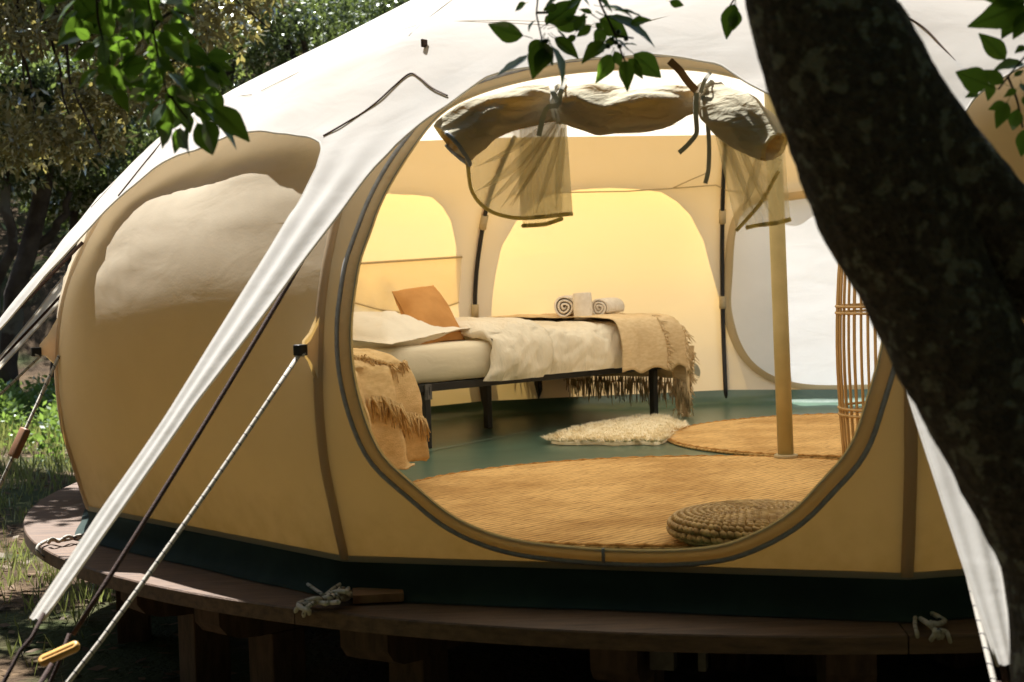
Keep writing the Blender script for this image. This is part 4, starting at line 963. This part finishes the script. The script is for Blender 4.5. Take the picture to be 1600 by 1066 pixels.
thr = tag(obj('throw', tm, MAT['throw']), 'beige woven tasselled throw draped over the foot of the black metal bed', 'blanket'); thr.modifiers.new('thickness', 'SOLIDIFY').thickness = .004
def tassels(par, pts, dirs, ln, r=.0035, mat='throw', knots=True, k=3, seed=0, name='tassel'):
    mb = MB(); rs = np.random.RandomState(seed)
    for p, d in zip(pts, dirs):
        for i in range(k):
            j = rs.normal(size=3) * .006; e = vec(*d) * ln * rs.uniform(.75, 1.1) + rs.normal(size=3) * .01
            mb.tube([p + j * .2, p + e * .4 + j, p + e + j * 1.6], [r, r * 1.05, r * .5], 4)
        if knots: mb.lathe(p + vec(*d) * ln * .22, [(0, .007), (.006, .004), (.0075, 0), (.006, -.004), (0, -.007)], 6)
    return obj(name, mb, MAT[mat], par)
dn_ = vec(0, 0, -1)
far = [throw_pt(a, TL_) for a in np.linspace(.0, .46, 34)]; tassels(thr, far, [dn_] * 34, .07, .004, 'throw_dark', True, 4, 9)
far = [throw_pt(TW, s) for s in np.linspace(.12, 1.36, 66)]; tassels(thr, far, [dn_] * 66, .125, .0045, 'throw_dark', True, 4, 1)
l1 = [throw_pt(.33 + .01 * math.sin(s * 20), s) + vec(0, 0, .006) - bn * .006 * (s < .26) for s in np.linspace(.02, 1.1, 60)]
tassels(thr, l1, [be * .8 + dn_ * .7 + vec(*nrs.normal(size=3)) * .06 for _ in l1], .04, .0032, 'throw', True, 4, 2)
l2 = [throw_pt(.50, s) + be * .006 + vec(0, 0, .004) - bn * .006 * (s < .26) for s in np.linspace(.0, 1.1, 56)]
tassels(thr, l2, [be * .45 + dn_ * .9 + vec(*nrs.normal(size=3)) * .06 for _ in l2], .045, .0032, 'throw', True, 4, 3)
# the near corner hangs lowest
tail = MB(); rows = []; yt = float(B(1.70, -.03, 0)[1])
for t in np.linspace(0, 1, 24):
    xl, xr = 1046 + 10 * t, 1085 - 11 * t; yy = 540 + 106 * t
    rows.append([ip(xl + (xr - xl) * (x * .5 + .5), yy + 8 * x * t, yt + .02 - .022 * math.sin(5 * x + 2.5 * t) * (.4 + .6 * t)) for x in np.linspace(-1, 1, 16)])
tail.grid(rows); obj('corner_tail', tail, MAT['throw'], thr)
tassels(thr, [rows[-1][j] for j in range(0, 16, 2)], [dn_ + vec(.1, 0, 0)] * 8, .035, .003, 'throw', False, 3, 5)
tassels(thr, [rows[i][-1] for i in range(2, 24, 1)], [vec(.35, 0, -.9) + nrs.normal(size=3) * .08 for _ in range(22)], .035, .0028, 'throw', True, 3, 6)

# second bed, mostly behind the tent wall, its foot covered with an ochre throw
d2 = vec(-.97, .24, 0); d2 /= np.linalg.norm(d2); n2_ = vec(-d2[1], d2[0], 0) * -1      # n2_ points away from the camera
F2 = vec(-.445, 5.98, 0); B2 = lambda a, n, z: F2 + d2 * a + n2_ * n + vec(0, 0, z); BX2 = (Vector(d2), Vector(n2_), Vector((0, 0, 1)))
bed2 = thing('single_bed', 'partly hidden bed at the left under an ochre fringed throw', 'bed', tuple(B2(.5, -.3, 0)))
f_ = MB()
for n_ in (-.56, .02): f_.box(B2(.43, n_, .277), (.41, .016, .018), BX2, .003)
for a_ in (.03, .83): f_.box(B2(a_, -.27, .277), (.016, .29, .0175), BX2, .003)
obj('frame', f_, MAT['pole_black'], bed2, smooth=False)
for a_ in (.06, .8):
    for n_ in (-.54, .0): obj('leg', MB().box(B2(a_, n_, .13), (.0165, .0165, .13), BX2, .003), MAT['pole_black'], bed2, smooth=False)
m2 = MB().box(B2(.44, -.27, .385), (.42, .31, .087), BX2, .04); obj('mattress', m2, MAT['sheet'], bed2)
du2 = MB().box(B2(.46, -.27, .487), (.40, .322, .022), BX2, .02); tag(obj('duvet', du2, MAT['duvet']), 'white duvet edge showing above the ochre throw at the left', 'duvet')
def t2(a, s):
    # a: from the foot's lower hem up and over toward the head, s: across
    top = .515; up = .40; q = a - up
    if q < 0: x, z = -.03 - .055 * (1 - math.exp(q / .10)), top - .045 + q * .93
    else: x, z = -.03 + q, top + .02 * (1 - math.exp(-q / .08)) - .045 * math.exp(-q / .07)
    n_ = -.64 + s; dz = 0
    if s > .63: dz = (s - .63); n_ = -.01 + .04 * (1 - math.exp(-dz / .04))
    zz = z - dz * (1 if q > 0 else .55)
    f1 = .030 * math.sin(s * 19 + 1.5 * math.sin(a * 6)) * (1 if q < 0 else .2) ; f3 = .012 * fbm((a * 7, s * 7, 4), 1, 3)
    return B2(x - f1 - f3, n_, max(zz, .10)) + vec(0, 0, f3)
tm2 = MB(); tm2.grid([[t2(.0 + .72 * i / 50 + (.10 * math.sin(j * .11 + .5) - .02) * (1 - i / 50), .86 * j / 60) for j in range(61)] for i in range(51)])
th2 = tag(obj('throw', tm2, MAT['throw2']), 'ochre fringed throw hanging over the hidden bed beside the left door edge', 'blanket'); th2.modifiers.new('thickness', 'SOLIDIFY').thickness = .004
l1 = [t2(.43 + .05 * math.sin(s * 9), s) + vec(.012, -.006, .008) for s in np.linspace(.05, .66, 50)]; tassels(th2, l1, [vec(.10, -.02, -1) + nrs.normal(size=3) * .05 for _ in l1], .03, .003, 'throw2', True, 4, 7)
l2 = [t2(.30 - .28 * (s - .2), s) + vec(.014, -.006, .004) for s in np.linspace(.2, .64, 36)]; tassels(th2, l2, [vec(.12, -.04, -1) + nrs.normal(size=3) * .06 for _ in l2], .08, .0045, 'throw2', True, 4, 8)

# rugs
def rug(name, c, R, ang, label, seed, sx=1.0):
    mb = MB(); mb.grid([[(c[0] + R * r * math.cos(t) * sx * (1 + .006 * fbm((math.cos(t) * 3 + seed, math.sin(t) * 3, 1), 1, 2)), c[1] + R * r * math.sin(t) * (1 + .006 * fbm((math.cos(t) * 3, seed, math.sin(t) * 3), 1, 2)), z + (.002 * fbm((R * r * math.cos(t) * 4, R * r * math.sin(t) * 4, seed), 1, 2) if z > .008 else 0)) for t in np.linspace(0, 2 * math.pi, 180, endpoint=False)] for r, z in ((1.0, .003), (1.004, .008), (.998, .013), (.985, .0145), (.9, .0135), (.7, .0135), (.4, .0135), (.15, .0135), (.005, .0135))], True)
    o = tag(obj(name, mb, rug_mat(name + '_jute', ang, 1)), label, 'rug')
    bmb = MB(); N_ = 420
    pts = [vec(c[0] + R * .992 * math.cos(t) * sx, c[1] + R * .992 * math.sin(t), .011) for t in np.linspace(0, 2 * math.pi, N_)]
    bmb.tube([p + vec(0, 0, .0012 * math.sin(i * 1.4)) for i, p in enumerate(pts)], [.008 + .0008 * math.sin(i * 1.4) for i in range(N_)], 6); obj('braided_edge', bmb, MAT['jute_edge'], o); return o
MAT['jute_edge'] = solid('jute_edge', (.52, .28, .09), (.28, .13, .035), 60, .95, .8, .004, 150, spec=.1)
rug('jute_rug', (.55, 5.51), 1.062, math.radians(46), 'big round ochre jute rug just inside the doorway', 1)
rug('jute_rug', (1.62, 7.27), .925, math.radians(44), 'round ochre jute rug farther back, behind the tent pole', 4)

# sheepskin
SPX = [(853, 688), (872, 678), (900, 669), (930, 663), (962, 658), (1000, 652), (1032, 651), (1052, 657), (1071, 664), (1062, 672), (1046, 674), (1050, 682), (1030, 691), (1000, 690), (960, 692), (930, 690), (890, 691)]
so = np.array(catmull([at_z(x, y, .02)[:2] for x, y in SPX], 5, True)); sc_ = so.mean(0)
sk = MB(); sk.grid([[(*(sc_ + (p - sc_) * f), z) for p in so] for f, z in ((.94, .003), (.93, .018), (.85, .026), (.5, .03), (.02, .03))], True)
shp = tag(obj('sheepskin', sk, MAT['fur']), 'cream sheepskin rug on the green floor below the bed', 'rug')
def inside(p, poly_):
    x, y = p; c_ = False; n = len(poly_); j = n - 1
    for i in range(n):
        if (poly_[i][1] > y) != (poly_[j][1] > y) and x < (poly_[j][0] - poly_[i][0]) * (y - poly_[i][1]) / (poly_[j][1] - poly_[i][1]) + poly_[i][0]: c_ = not c_
        j = i
    return c_
P = []; mn, mx_ = so.min(0), so.max(0); so_l = so[::3]
while len(P) < 16000:
    p = nrs.uniform(mn, mx_)
    if inside(p, so_l): P.append(p)
P = np.array(P); K = len(P); tuft = np.stack([np.array([fbm((x * 22, y * 22, 0), 1, 2) for x, y in P]), np.array([fbm((x * 22, y * 22, 9), 1, 2) for x, y in P])], 1)
A = np.concatenate([(P - sc_) * .03 + tuft * .05 + nrs.normal(size=(K, 2)) * .008, nrs.uniform(.010, .022, K)[:, None]], 1); a = nrs.uniform(0, 6.28, K)
obj('fleece', np_mesh('fleece', quads(np.c_[P, np.full(K, .018)], A, np.stack([np.cos(a), np.sin(a), 0 * a], 1) * .0026)), MAT['fur'], shp)

# woven seagrass floor cushion
pf = thing('seagrass_pouf', 'low round woven seagrass floor cushion on the big rug by the doorway', 'pouf', (.69, 4.54, .014))
prof = [(.0, .076), (.06, .077), (.14, .076), (.19, .073), (.228, .066), (.247, .054), (.254, .04), (.25, .026), (.236, .012), (.19, .004), (0, .002)]
obj('core', MB().lathe((.69, 4.54, .014), [(max(0, r - .006), z - .003 if z > .06 else z + .004) for r, z in prof], 40), MAT['seagrass'], pf)
wv = MB(); PR = smooth_path(prof[:10], 80); PR = np.array(PR); L = np.r_[0, np.cumsum(np.linalg.norm(np.diff(PR, axis=0), axis=1))]; nring = 19
for i in range(1, nring):
    s_ = L[-1] * i / nring; r_, z_ = np.interp(s_, L, PR[:, 0]), np.interp(s_, L, PR[:, 1]); n = max(8, int(2 * math.pi * r_ / .021)); e = L[-1] / nring
    s2 = min(L[-1], s_ + .004); tg_ = vec(np.interp(s2, L, PR[:, 0]) - r_, np.interp(s2, L, PR[:, 1]) - z_); tg_ /= np.linalg.norm(tg_) + 1e-9; nr_ = vec(-tg_[1], tg_[0]) * (-1 if -tg_[1] < 0 or tg_[0] < 0 and tg_[1] > 0 else 1)
    nr_ = vec(-tg_[1], tg_[0]); 
    for j in range(n):
        t = 2 * math.pi * (j + .5 * (i % 2)) / n + rnd.uniform(-.02, .02); ra = vec(math.cos(t), math.sin(t), 0); ta = vec(-math.sin(t), math.cos(t), 0); up_ = vec(0, 0, 1)
        c_ = vec(.69, 4.54, .014) + ra * r_ + up_ * z_; sl = ra * tg_[0] + up_ * tg_[1]; no = ra * nr_[0] + up_ * nr_[1]
        if no @ (ra * .5 + up_) < 0: no = -no
        dl = ta * .0135 + sl * .006; k_ = rnd.uniform(.85, 1.15)
        wv.tube([c_ - dl * k_ - no * .004, c_ - dl * .45 + no * .003, c_ + dl * .45 + no * .003, c_ + dl * k_ - no * .004], [.002, e * .47, e * .47, .002], 6, False)
obj('weave', wv, MAT['seagrass'], pf)

# cane lantern at the right
LC = vec(1.475, 6.12, 0); lan = thing('cane_lantern', 'tall barrel-shaped cane floor lantern just right of the tent pole', 'lantern', tuple(LC))
LPR = [(.006, .205), (.2, .218), (.45, .226), (.7, .218), (.84, .204)]
rod0 = None
for j in range(44):
    t = 2 * math.pi * j / 44
    if rod0 is None:
        rod0 = MB().tube([(tab(z, LPR), 0, z) for z in np.linspace(.006, .845, 10)], .0048, 6).mesh('rod'); rod0.materials.append(MAT['cane'])
    o = bpy.data.objects.new('rod', rod0); C.objects.link(o); o.parent = lan; o.rotation_euler = (0, 0, t + rnd.uniform(-.02, .02))
for z in (.012, .21, .235, .60, .625, .84):
    obj('hoop', MB().tube([LC + vec((tab(z, LPR) + .004) * math.cos(t), (tab(z, LPR) + .004) * math.sin(t), z) for t in np.linspace(0, 2 * math.pi, 49)], .0055, 6, False), MAT['cane'], lan)
cd_ = MB().lathe(LC + vec(0, 0, .008), [(0, .19), (.035, .19), (.038, .185), (.038, .0), (0, 0)], 20); obj('candle', cd_, MAT['pillow'], lan)
obj('base', MB().lathe(LC, [(0, .008), (.2, .008), (.205, .004), (.205, .001), (0, .001)], 40), MAT['cane'], lan)

# ropes tied down on the deck rim
def tie_rope(px, py, label, loops, tails, r=.006):
    th_ = None; mb = MB(); c_ = at_z(px, py, DZ + .012)
    Q = lambda x, y, h: at_z(px + x, py + y, DZ + h) 
    root = thing('tie_rope', label, 'rope', tuple(at_z(px, py, DZ)))
    for i, pts in enumerate(loops):
        obj('strand', MB().tube(catmull([Q(*p) for p in pts], 6), r, 7), MAT['rope'], root)
    for pts in tails: obj('tail', MB().tube(catmull([Q(*p) for p in pts], 6), r * .8, 7), MAT['rope'], root)
    return root
def ov(px, py, dx, dy, h): return (dx, dy, h)
tie_rope(505, 935, 'pale knotted rope wrapped over the deck rim left of the board offcut',
         [[(45, -8, .012), (30, -2, .03), (15, 2, .02), (5, 8, .03), (-8, 6, .018), (-24, 8, .014), (-36, 12, .01), (-42, 18, -.002), (-42, 26, -.03), (-34, 31, -.05)],
          [(40, -16, .02), (34, -10, .045), (20, -8, .02), (12, -2, .045), (0, 0, .02), (-16, 8, .022), (-26, 16, .012), (-30, 24, -.005), (-29, 32, -.045)],
          [(46, -4, .015), (38, -14, .012), (26, -14, .035), (22, -4, .035), (32, 2, .02), (42, -4, .03), (36, -10, .05), (18, -10, .04), (8, -4, .035), (12, 6, .03), (24, 6, .04)],
          [(4, 4, .02), (-10, 0, .035), (-26, 4, .012), (-38, 8, .012), (-36, 14, .01), (-22, 20, .006), (-24, 28, -.035)]],
         [[(0, -6, .02), (-10, -12, .02), (-24, -22, .02)], [(2, -4, .03), (14, -14, .035), (26, -22, .04)], [(40, -10, .02), (52, -12, .012), (60, -16, .014)]])
tie_rope(1450, 985, 'pale short rope tied over the deck rim under the right strap',
         [[(-12, -18, .012), (-2, -12, .03), (8, -4, .02), (14, 4, .012), (8, 10, .004), (2, 20, -.03)], [(6, -26, .012), (18, -20, .02), (26, -14, .012), (14, -10, .03), (4, -12, .02)], [(10, 2, .02), (16, 8, .006), (14, 18, -.03)], [(18, 0, .016), (22, 8, .002), (16, 20, -.035)]],
         [[(-20, -20, .014), (-20, -6, .012), (-17, 6, .006), (-16, 18, -.03)], [(16, 0, .02), (28, 2, .012), (33, 12, .0), (36, 24, -.035)]])
tie_rope(90, 850, 'grey knotted rope lying over the left corner of the deck rim',
         [[(62, -16, .012), (46, -12, .014), (34, -13, .03), (20, -8, .015), (6, -6, .02), (-12, -6, .014), (-26, 0, .012), (-32, 8, .0), (-28, 18, -.02), (-18, 20, -.03)], [(60, -14, .02), (44, -16, .03), (30, -8, .015), (16, -12, .03), (2, -4, .018), (-8, -8, .03), (-14, -2, .014)]], [])

# ================================================================== FOREGROUND APPLE TREE
YT = 2.25
ap = thing('apple_tree', 'dark leaning foreground apple tree crossing the right side, leafy sprays hanging from above', 'tree', (1.3, YT + .05, gz(1.3, YT)))
def bark_limb(path, Y0, seed, name, extra=None, dy=0.0):
    pts = [[*at_y(x, y, Y0 + (p[3] if len(p) > 3 else 0)), r / FOC * Y0] for p in path for x, y, r in [p[:3]]]
    if extra: pts = pts + extra
    RSs = smooth_path(pts, 110); mb = MB(); rows = []; n = len(RSs)
    for i in range(n):
        p = Vector(RSs[i][:3]); tn = (Vector(RSs[min(i + 1, n - 1)][:3]) - Vector(RSs[max(i - 1, 0)][:3])).normalized(); a = Vector((0, -1, 0)); a = (a - tn * a.dot(tn)).normalized(); b = tn.cross(a); row = []
        for j in range(72):
            t = 2 * math.pi * j / 72; d = a * math.cos(t) + b * math.sin(t); q = p + d * RSs[i][3]
            f = .04 * fbm((q.x * 7 + seed, q.y * 7, q.z * 7), 1, 3) + .034 * fbm((q.x * 34, q.y * 34, q.z * 26), 1, 3) - .02 * max(0, abs(fbm((q.x * 16, q.y * 16, q.z * 9), 1, 2)) * -4 + .6)
            row.append(q + d * RSs[i][3] * f)
        rows.append(row)
    mb.grid(rows, True); return obj(name, mb, MAT['bark'], ap)
gb = gz(1.3, YT)
bark_limb([(1215, -330, 95), (1240, -160, 100), (1275, 0, 108), (1335, 150, 122), (1385, 300, 118), (1448, 440, 103), (1520, 580, 104), (1600, 730, 104), (1668, 900, 98), (1690, 1066, 108), (1700, 1300, 120)], YT, 1, 'trunk', [[1.02, YT, -.25, .135], [1.05, YT, gb - .15, .19]])
bark_limb([(1330, 40, 80), (1400, 190, 96, .0), (1490, 290, 84, .02), (1590, 390, 77, .04), (1720, 500, 76, .06), (1900, 640, 78, .08), (2150, 900, 85, .1)], YT, 5, 'trunk', [[1.55, YT + .12, -.1, .09], [1.62, YT + .12, gb - .15, .12]])
# leaf: folded along the midrib, pointed, slightly arched
def leaf_mesh(i):
    cup, arch, wid = [(.16, .12, .29), (.28, .2, .26), (.08, -.1, .31), (.2, .3, .28)][i]; rows = []
    for t in np.linspace(0, 1, 9):
        w = wid * (math.sin(math.pi * t ** .85) ** .8) * (1 - .35 * t) * 1.15 if 0 < t < 1 else .004
        z = -arch * t * t; ser = .012 * math.sin(t * 40)
        rows.append([(t, s * (w + (ser if abs(s) == 1 else 0)), z + cup * abs(s) * w * 1.2 + .012 * math.sin(t * 18) * abs(s)) for s in (-1, -.5, 0, .5, 1)])
    mb = MB().grid(rows); mb.tube([(-.25, 0, .03), (-.1, 0, 0), (.0, 0, 0), (.5, 0, -arch * .25 - .004), (.97, 0, -arch * .94)], [.012, .012, .012, .008, .003], 4)
    m = mb.mesh('leaf'); m.materials.append(MAT['leaf']); return m
LM = [leaf_mesh(i) for i in range(4)]
def put_leaf(par, base, tip, roll):
    b, t = Vector(base), Vector(tip); x = (t - b); L_ = x.length; x.normalize()
    view = Vector((0, -1, .35)); z = (view - x * view.dot(x)).normalized(); y = z.cross(x); 
    R_ = Matrix((x, y, z)).transposed().to_4x4(); R_ = Matrix.Translation(b) @ R_ @ Matrix.Rotation(roll, 4, 'X') @ Matrix.Scale(L_, 4)
    o = bpy.data.objects.new('leaf', LM[rnd.randrange(4)]); C.objects.link(o); o.parent = par; o.matrix_basis = R_; return o
def branch(paths, Y, r0, lead):
    mb = MB()
    for i, pth in enumerate(paths):
        pts = [at_y(x, y, Y + .02 * i) for x, y in pth]
        if i == 0: pts = [vec(*p) for p in lead] + pts
        mb.tube(smooth_path(pts, 26), list(np.linspace(r0 if i == 0 else r0 * .45, .0016, 26)), 6)
    return obj('branch', mb, MAT['twig'], ap)
top_z = 1.9
# top centre spray
br = branch([[(845, -40), (838, 20), (843, 55), (848, 68)], [(920, -60), (938, 5), (955, 40), (968, 75), (978, 100)], [(955, 40), (965, 55), (990, 60)], [(838, 20), (860, 20), (900, 20)], [(1170, -30), (1150, -5), (1140, 10)]], 3.05, .006, [(.75, 2.35, 2.1), (.4, 2.7, 1.95), (.15, 3.0, 1.6)])
CEN = [(818, 56, 758, 41), (822, 5, 802, 16), (836, 32, 822, 44), (845, 62, 826, 100), (824, 86, 779, 124), (848, 66, 832, 124), (856, 74, 838, 117), (862, 72, 893, 124), (852, 66, 866, 102), (866, 60, 907, 88), (868, 58, 900, 84), (884, 60, 868, 46), (856, 36, 908, 0), (854, 40, 872, 12), (868, 42, 920, 30), (900, 50, 915, 22), (924, 40, 900, 58), (900, 56, 884, 66), (944, 66, 910, 90), (946, 42, 926, 76), (936, 30, 985, 58), (950, 26, 1030, 50), (985, 38, 1015, 28), (960, 16, 1010, 16), (940, 10, 990, 12), (975, 70, 995, 66), (955, 85, 937, 127), (960, 80, 972, 106), (976, 94, 982, 141), (990, 84, 1036, 122), (990, 100, 1003, 122), (982, 92, 1000, 112), (925, 22, 905, 12), (930, 36, 945, 48), (905, 30, 880, 28), (870, 8, 848, 18), (880, -8, 850, 8), (910, -4, 880, 14), (960, 60, 944, 74), (964, 62, 984, 78), (1046, 2, 1070, 10), (1148, 6, 1132, 60), (1150, 14, 1146, 52), (930, -6, 960, 14), (900, -12, 925, 8)]
for x0, y0, x1, y1 in CEN:
    Y = 3.05 + rnd.uniform(-.05, .05); put_leaf(br, at_y(x0, y0, Y), at_y(x1, y1, Y + rnd.uniform(-.025, .025)), rnd.uniform(-1.1, 1.1))
for x, y in [(848, 66), (846, 70), (853, 64), (956, 60), (962, 66), (968, 72), (950, 72), (978, 60), (940, 78), (966, 50)]:
    obj('fruitlet', MB().lathe(at_y(x, y, 3.03), [(0, .005), (.004, .003), (.0055, 0), (.004, -.004), (0, -.006)], 7), MAT['leaf_mass'], br)
# right spray
br = branch([[(1640, 60), (1600, 90), (1575, 120), (1560, 140)], [(1660, -10), (1610, 0), (1560, 10)], [(1575, 120), (1590, 160), (1598, 200)]], 2.75, .005, [(.98, 2.3, 1.75), (1.0, 2.6, 1.5), (.96, 2.72, 1.3)])
for x0, y0, x1, y1 in [(1600, 4, 1522, 42), (1590, -6, 1540, -2), (1600, -8, 1560, 30), (1606, 18, 1584, 62), (1602, 8, 1590, 50), (1584, 30, 1566, 58), (1602, 72, 1586, 82), (1571, 94, 1531, 50), (1600, 100, 1556, 98), (1545, 134, 1490, 112), (1568, 130, 1532, 108), (1550, 128, 1542, 158), (1528, 144, 1512, 150), (1570, 160, 1545, 172), (1574, 160, 1556, 200), (1590, 170, 1582, 208), (1604, 200, 1596, 246), (1585, 120, 1600, 108), (1596, 130, 1604, 150), (1600, 150, 1606, 170), (1588, 140, 1570, 150)]:
    Y = 2.75 + rnd.uniform(-.04, .04); put_leaf(br, at_y(x0, y0, Y), at_y(x1, y1, Y + rnd.uniform(-.02, .02)), rnd.uniform(-.6, .6))
# left spray
main = [(228, -60), (232, 0), (240, 50), (250, 105), (262, 150), (275, 185), (300, 195)]
br = branch([main, [(150, -40), (152, 20), (160, 60), (172, 100), (180, 140)], [(250, 105), (290, 90), (330, 95)], [(262, 150), (300, 165), (335, 180)], [(240, 50), (200, 60), (175, 70)], [(240, 40), (270, 20), (300, 20)], [(180, 140), (186, 165)]], 2.9, .007, [(.4, 2.3, 2.2), (-.2, 2.5, 2.2), (-.55, 2.8, 1.9), (-.64, 2.9, 1.5)])
LEFT = [(332, 168, 386, 212), (320, 176, 372, 218), (320, 186, 340, 236), (308, 192, 330, 238), (300, 160, 334, 186), (296, 196, 288, 237), (282, 200, 276, 236), (270, 192, 246, 226), (276, 205, 296, 230), (324, 84, 362, 90), (315, 92, 358, 110), (318, 100, 362, 128), (312, 104, 350, 128), (320, 112, 343, 135), (290, 88, 326, 98), (294, 72, 322, 90), (288, 106, 334, 148), (290, 124, 318, 158), (276, 138, 300, 192), (270, 132, 282, 180), (250, 158, 218, 186), (246, 120, 205, 134), (246, 128, 206, 158), (230, 96, 182, 108), (236, 80, 216, 92), (210, 72, 176, 74), (214, 86, 176, 116), (215, 44, 178, 60), (130, 56, 92, 62), (140, 60, 118, 46), (148, 68, 118, 94), (150, 20, 124, 40), (120, -6, 156, 38), (122, 20, 108, 24), (66, -10, 78, 12), (60, -6, 96, 0), (212, 12, 204, 60), (238, 22, 226, 56), (262, 14, 298, 40), (270, 24, 302, 38), (256, 38, 276, 58), (262, 40, 300, 60), (246, 58, 272, 64), (244, 66, 262, 94), (256, 70, 300, 92), (262, 88, 250, 118), (160, 62, 168, 104), (168, 100, 190, 140), (176, 110, 200, 132), (180, 140, 198, 168), (174, 118, 152, 132), (284, -4, 294, 8), (250, -10, 290, 8), (222, 0, 250, 30), (190, -8, 220, 10), (178, -14, 168, 14), (236, 104, 224, 128), (240, 140, 226, 160), (258, 160, 240, 200), (262, 168, 250, 210), (276, 150, 302, 170), (286, 60, 300, 88), (230, 36, 202, 30), (206, 22, 180, 30), (196, 70, 184, 92), (222, 60, 196, 52), (246, 92, 268, 108), (268, 116, 290, 128), (255, 132, 236, 146), (268, 176, 262, 206)]
rL = random.Random(3)
for x0, y0, x1, y1 in LEFT:
    Y = 2.9 + rL.uniform(-.09, .07); f = 1.12; x1, y1 = x0 + (x1 - x0) * f, y0 + (y1 - y0) * f
    put_leaf(br, at_y(x0, y0, Y), at_y(x1, y1, Y + rL.uniform(-.03, .03)), rL.uniform(-1.2, 1.2))
for i in range(75):
    t = rL.uniform(0, 1); x = 150 + 150 * t + rL.gauss(0, 34); y = rL.uniform(-70, 175) * (.45 + .55 * t) if t < .9 else rL.uniform(60, 190)
    Y = 2.98 + rL.uniform(-.05, .12); a = rL.uniform(.2, 2.9); l = rL.uniform(30, 58); put_leaf(br, at_y(x, y, Y), at_y(x + math.cos(a) * l * rL.choice((1, .7)), y + abs(math.sin(a)) * l, Y + rL.uniform(-.03, .03)), rL.uniform(-1, 1))
# crown out of frame, spread wide with clumps added to shade trunk, ground and wall
lm = MB()
for i, (a, b, c_) in enumerate([((.75, 2.2, 1.75), (.9, 2.0, 2.5), (1.2, 1.6, 3.1)), ((.75, 2.2, 1.7), (.35, 2.5, 2.1), (-.7, 2.4, 2.5)), ((.75, 2.2, 1.8), (1.3, 2.5, 2.4), (2.0, 2.4, 2.9)), ((.2, 2.45, 2.15), (-.2, 2.5, 2.2), (-1.5, 2.1, 2.6))]): limb(lm, [a, b, c_], .06, .015, 8, .05, i)
obj('branch', lm, MAT['twig'], ap)
cl = []
CR = [((-1.0, 3.35, 2.1), (.7, .35, .3), 16), ((.0, 3.5, 2.05), (.6, .3, .3), 16), ((.7, 3.15, 2.05), (.6, .35, .35), 16)]
for X_ in (-3.4, -2.2, -1.0, .2, 1.4, 2.6, 3.8):
    for Y_ in (-.9, .3, 1.5, 2.6): CR.append(((X_ + .3 * (Y_ > 1), Y_ - .25 * abs(X_ - .3) * (Y_ > 2), 2.65 + .35 * math.sin(X_ * 2 + Y_)), (.85, .75, .45), 12))
for X_ in (-5.2, -4.3, -3.4, -2.6):
    for Y_ in (1.2, 2.3, 3.4, 4.5): CR.append(((X_ - .1 * (Y_ > 4), Y_, 3.0 + .4 * math.sin(X_ * 3 + Y_)), (.75, .75, .5), 12))
for X_ in (2.2, 3.2, 4.2, 5.2):
    for Y_ in (2.4, 3.3): CR.append(((X_, Y_, 3.0), (.7, .6, .5), 10))
for q in ((.1, 3.25, 2.5), (-.35, 3.3, 2.7), (-1.9, 3.7, 2.8), (-2.3, 4.5, 3.0), (1.5, 3.3, 2.6), (2.1, 3.8, 2.9), (-2.7, 7.7, 3.1), (-3.4, 7.0, 3.0), (-3.3, 8.4, 3.2), (-2.6, 8.7, 3.2)): CR.append((q, (.55, .45, .35), 14))  # loose clumps added off-frame, some beside the oak, to cast shade
for c_, r_, k_ in CR: cl += sub_clumps(c_, r_, k_, .38, nrs)
cw = cloud('crown', cl, 105000, .095, .058, .3); obj('crown', cw, MAT['leaf_mass'], ap, kind='stuff')
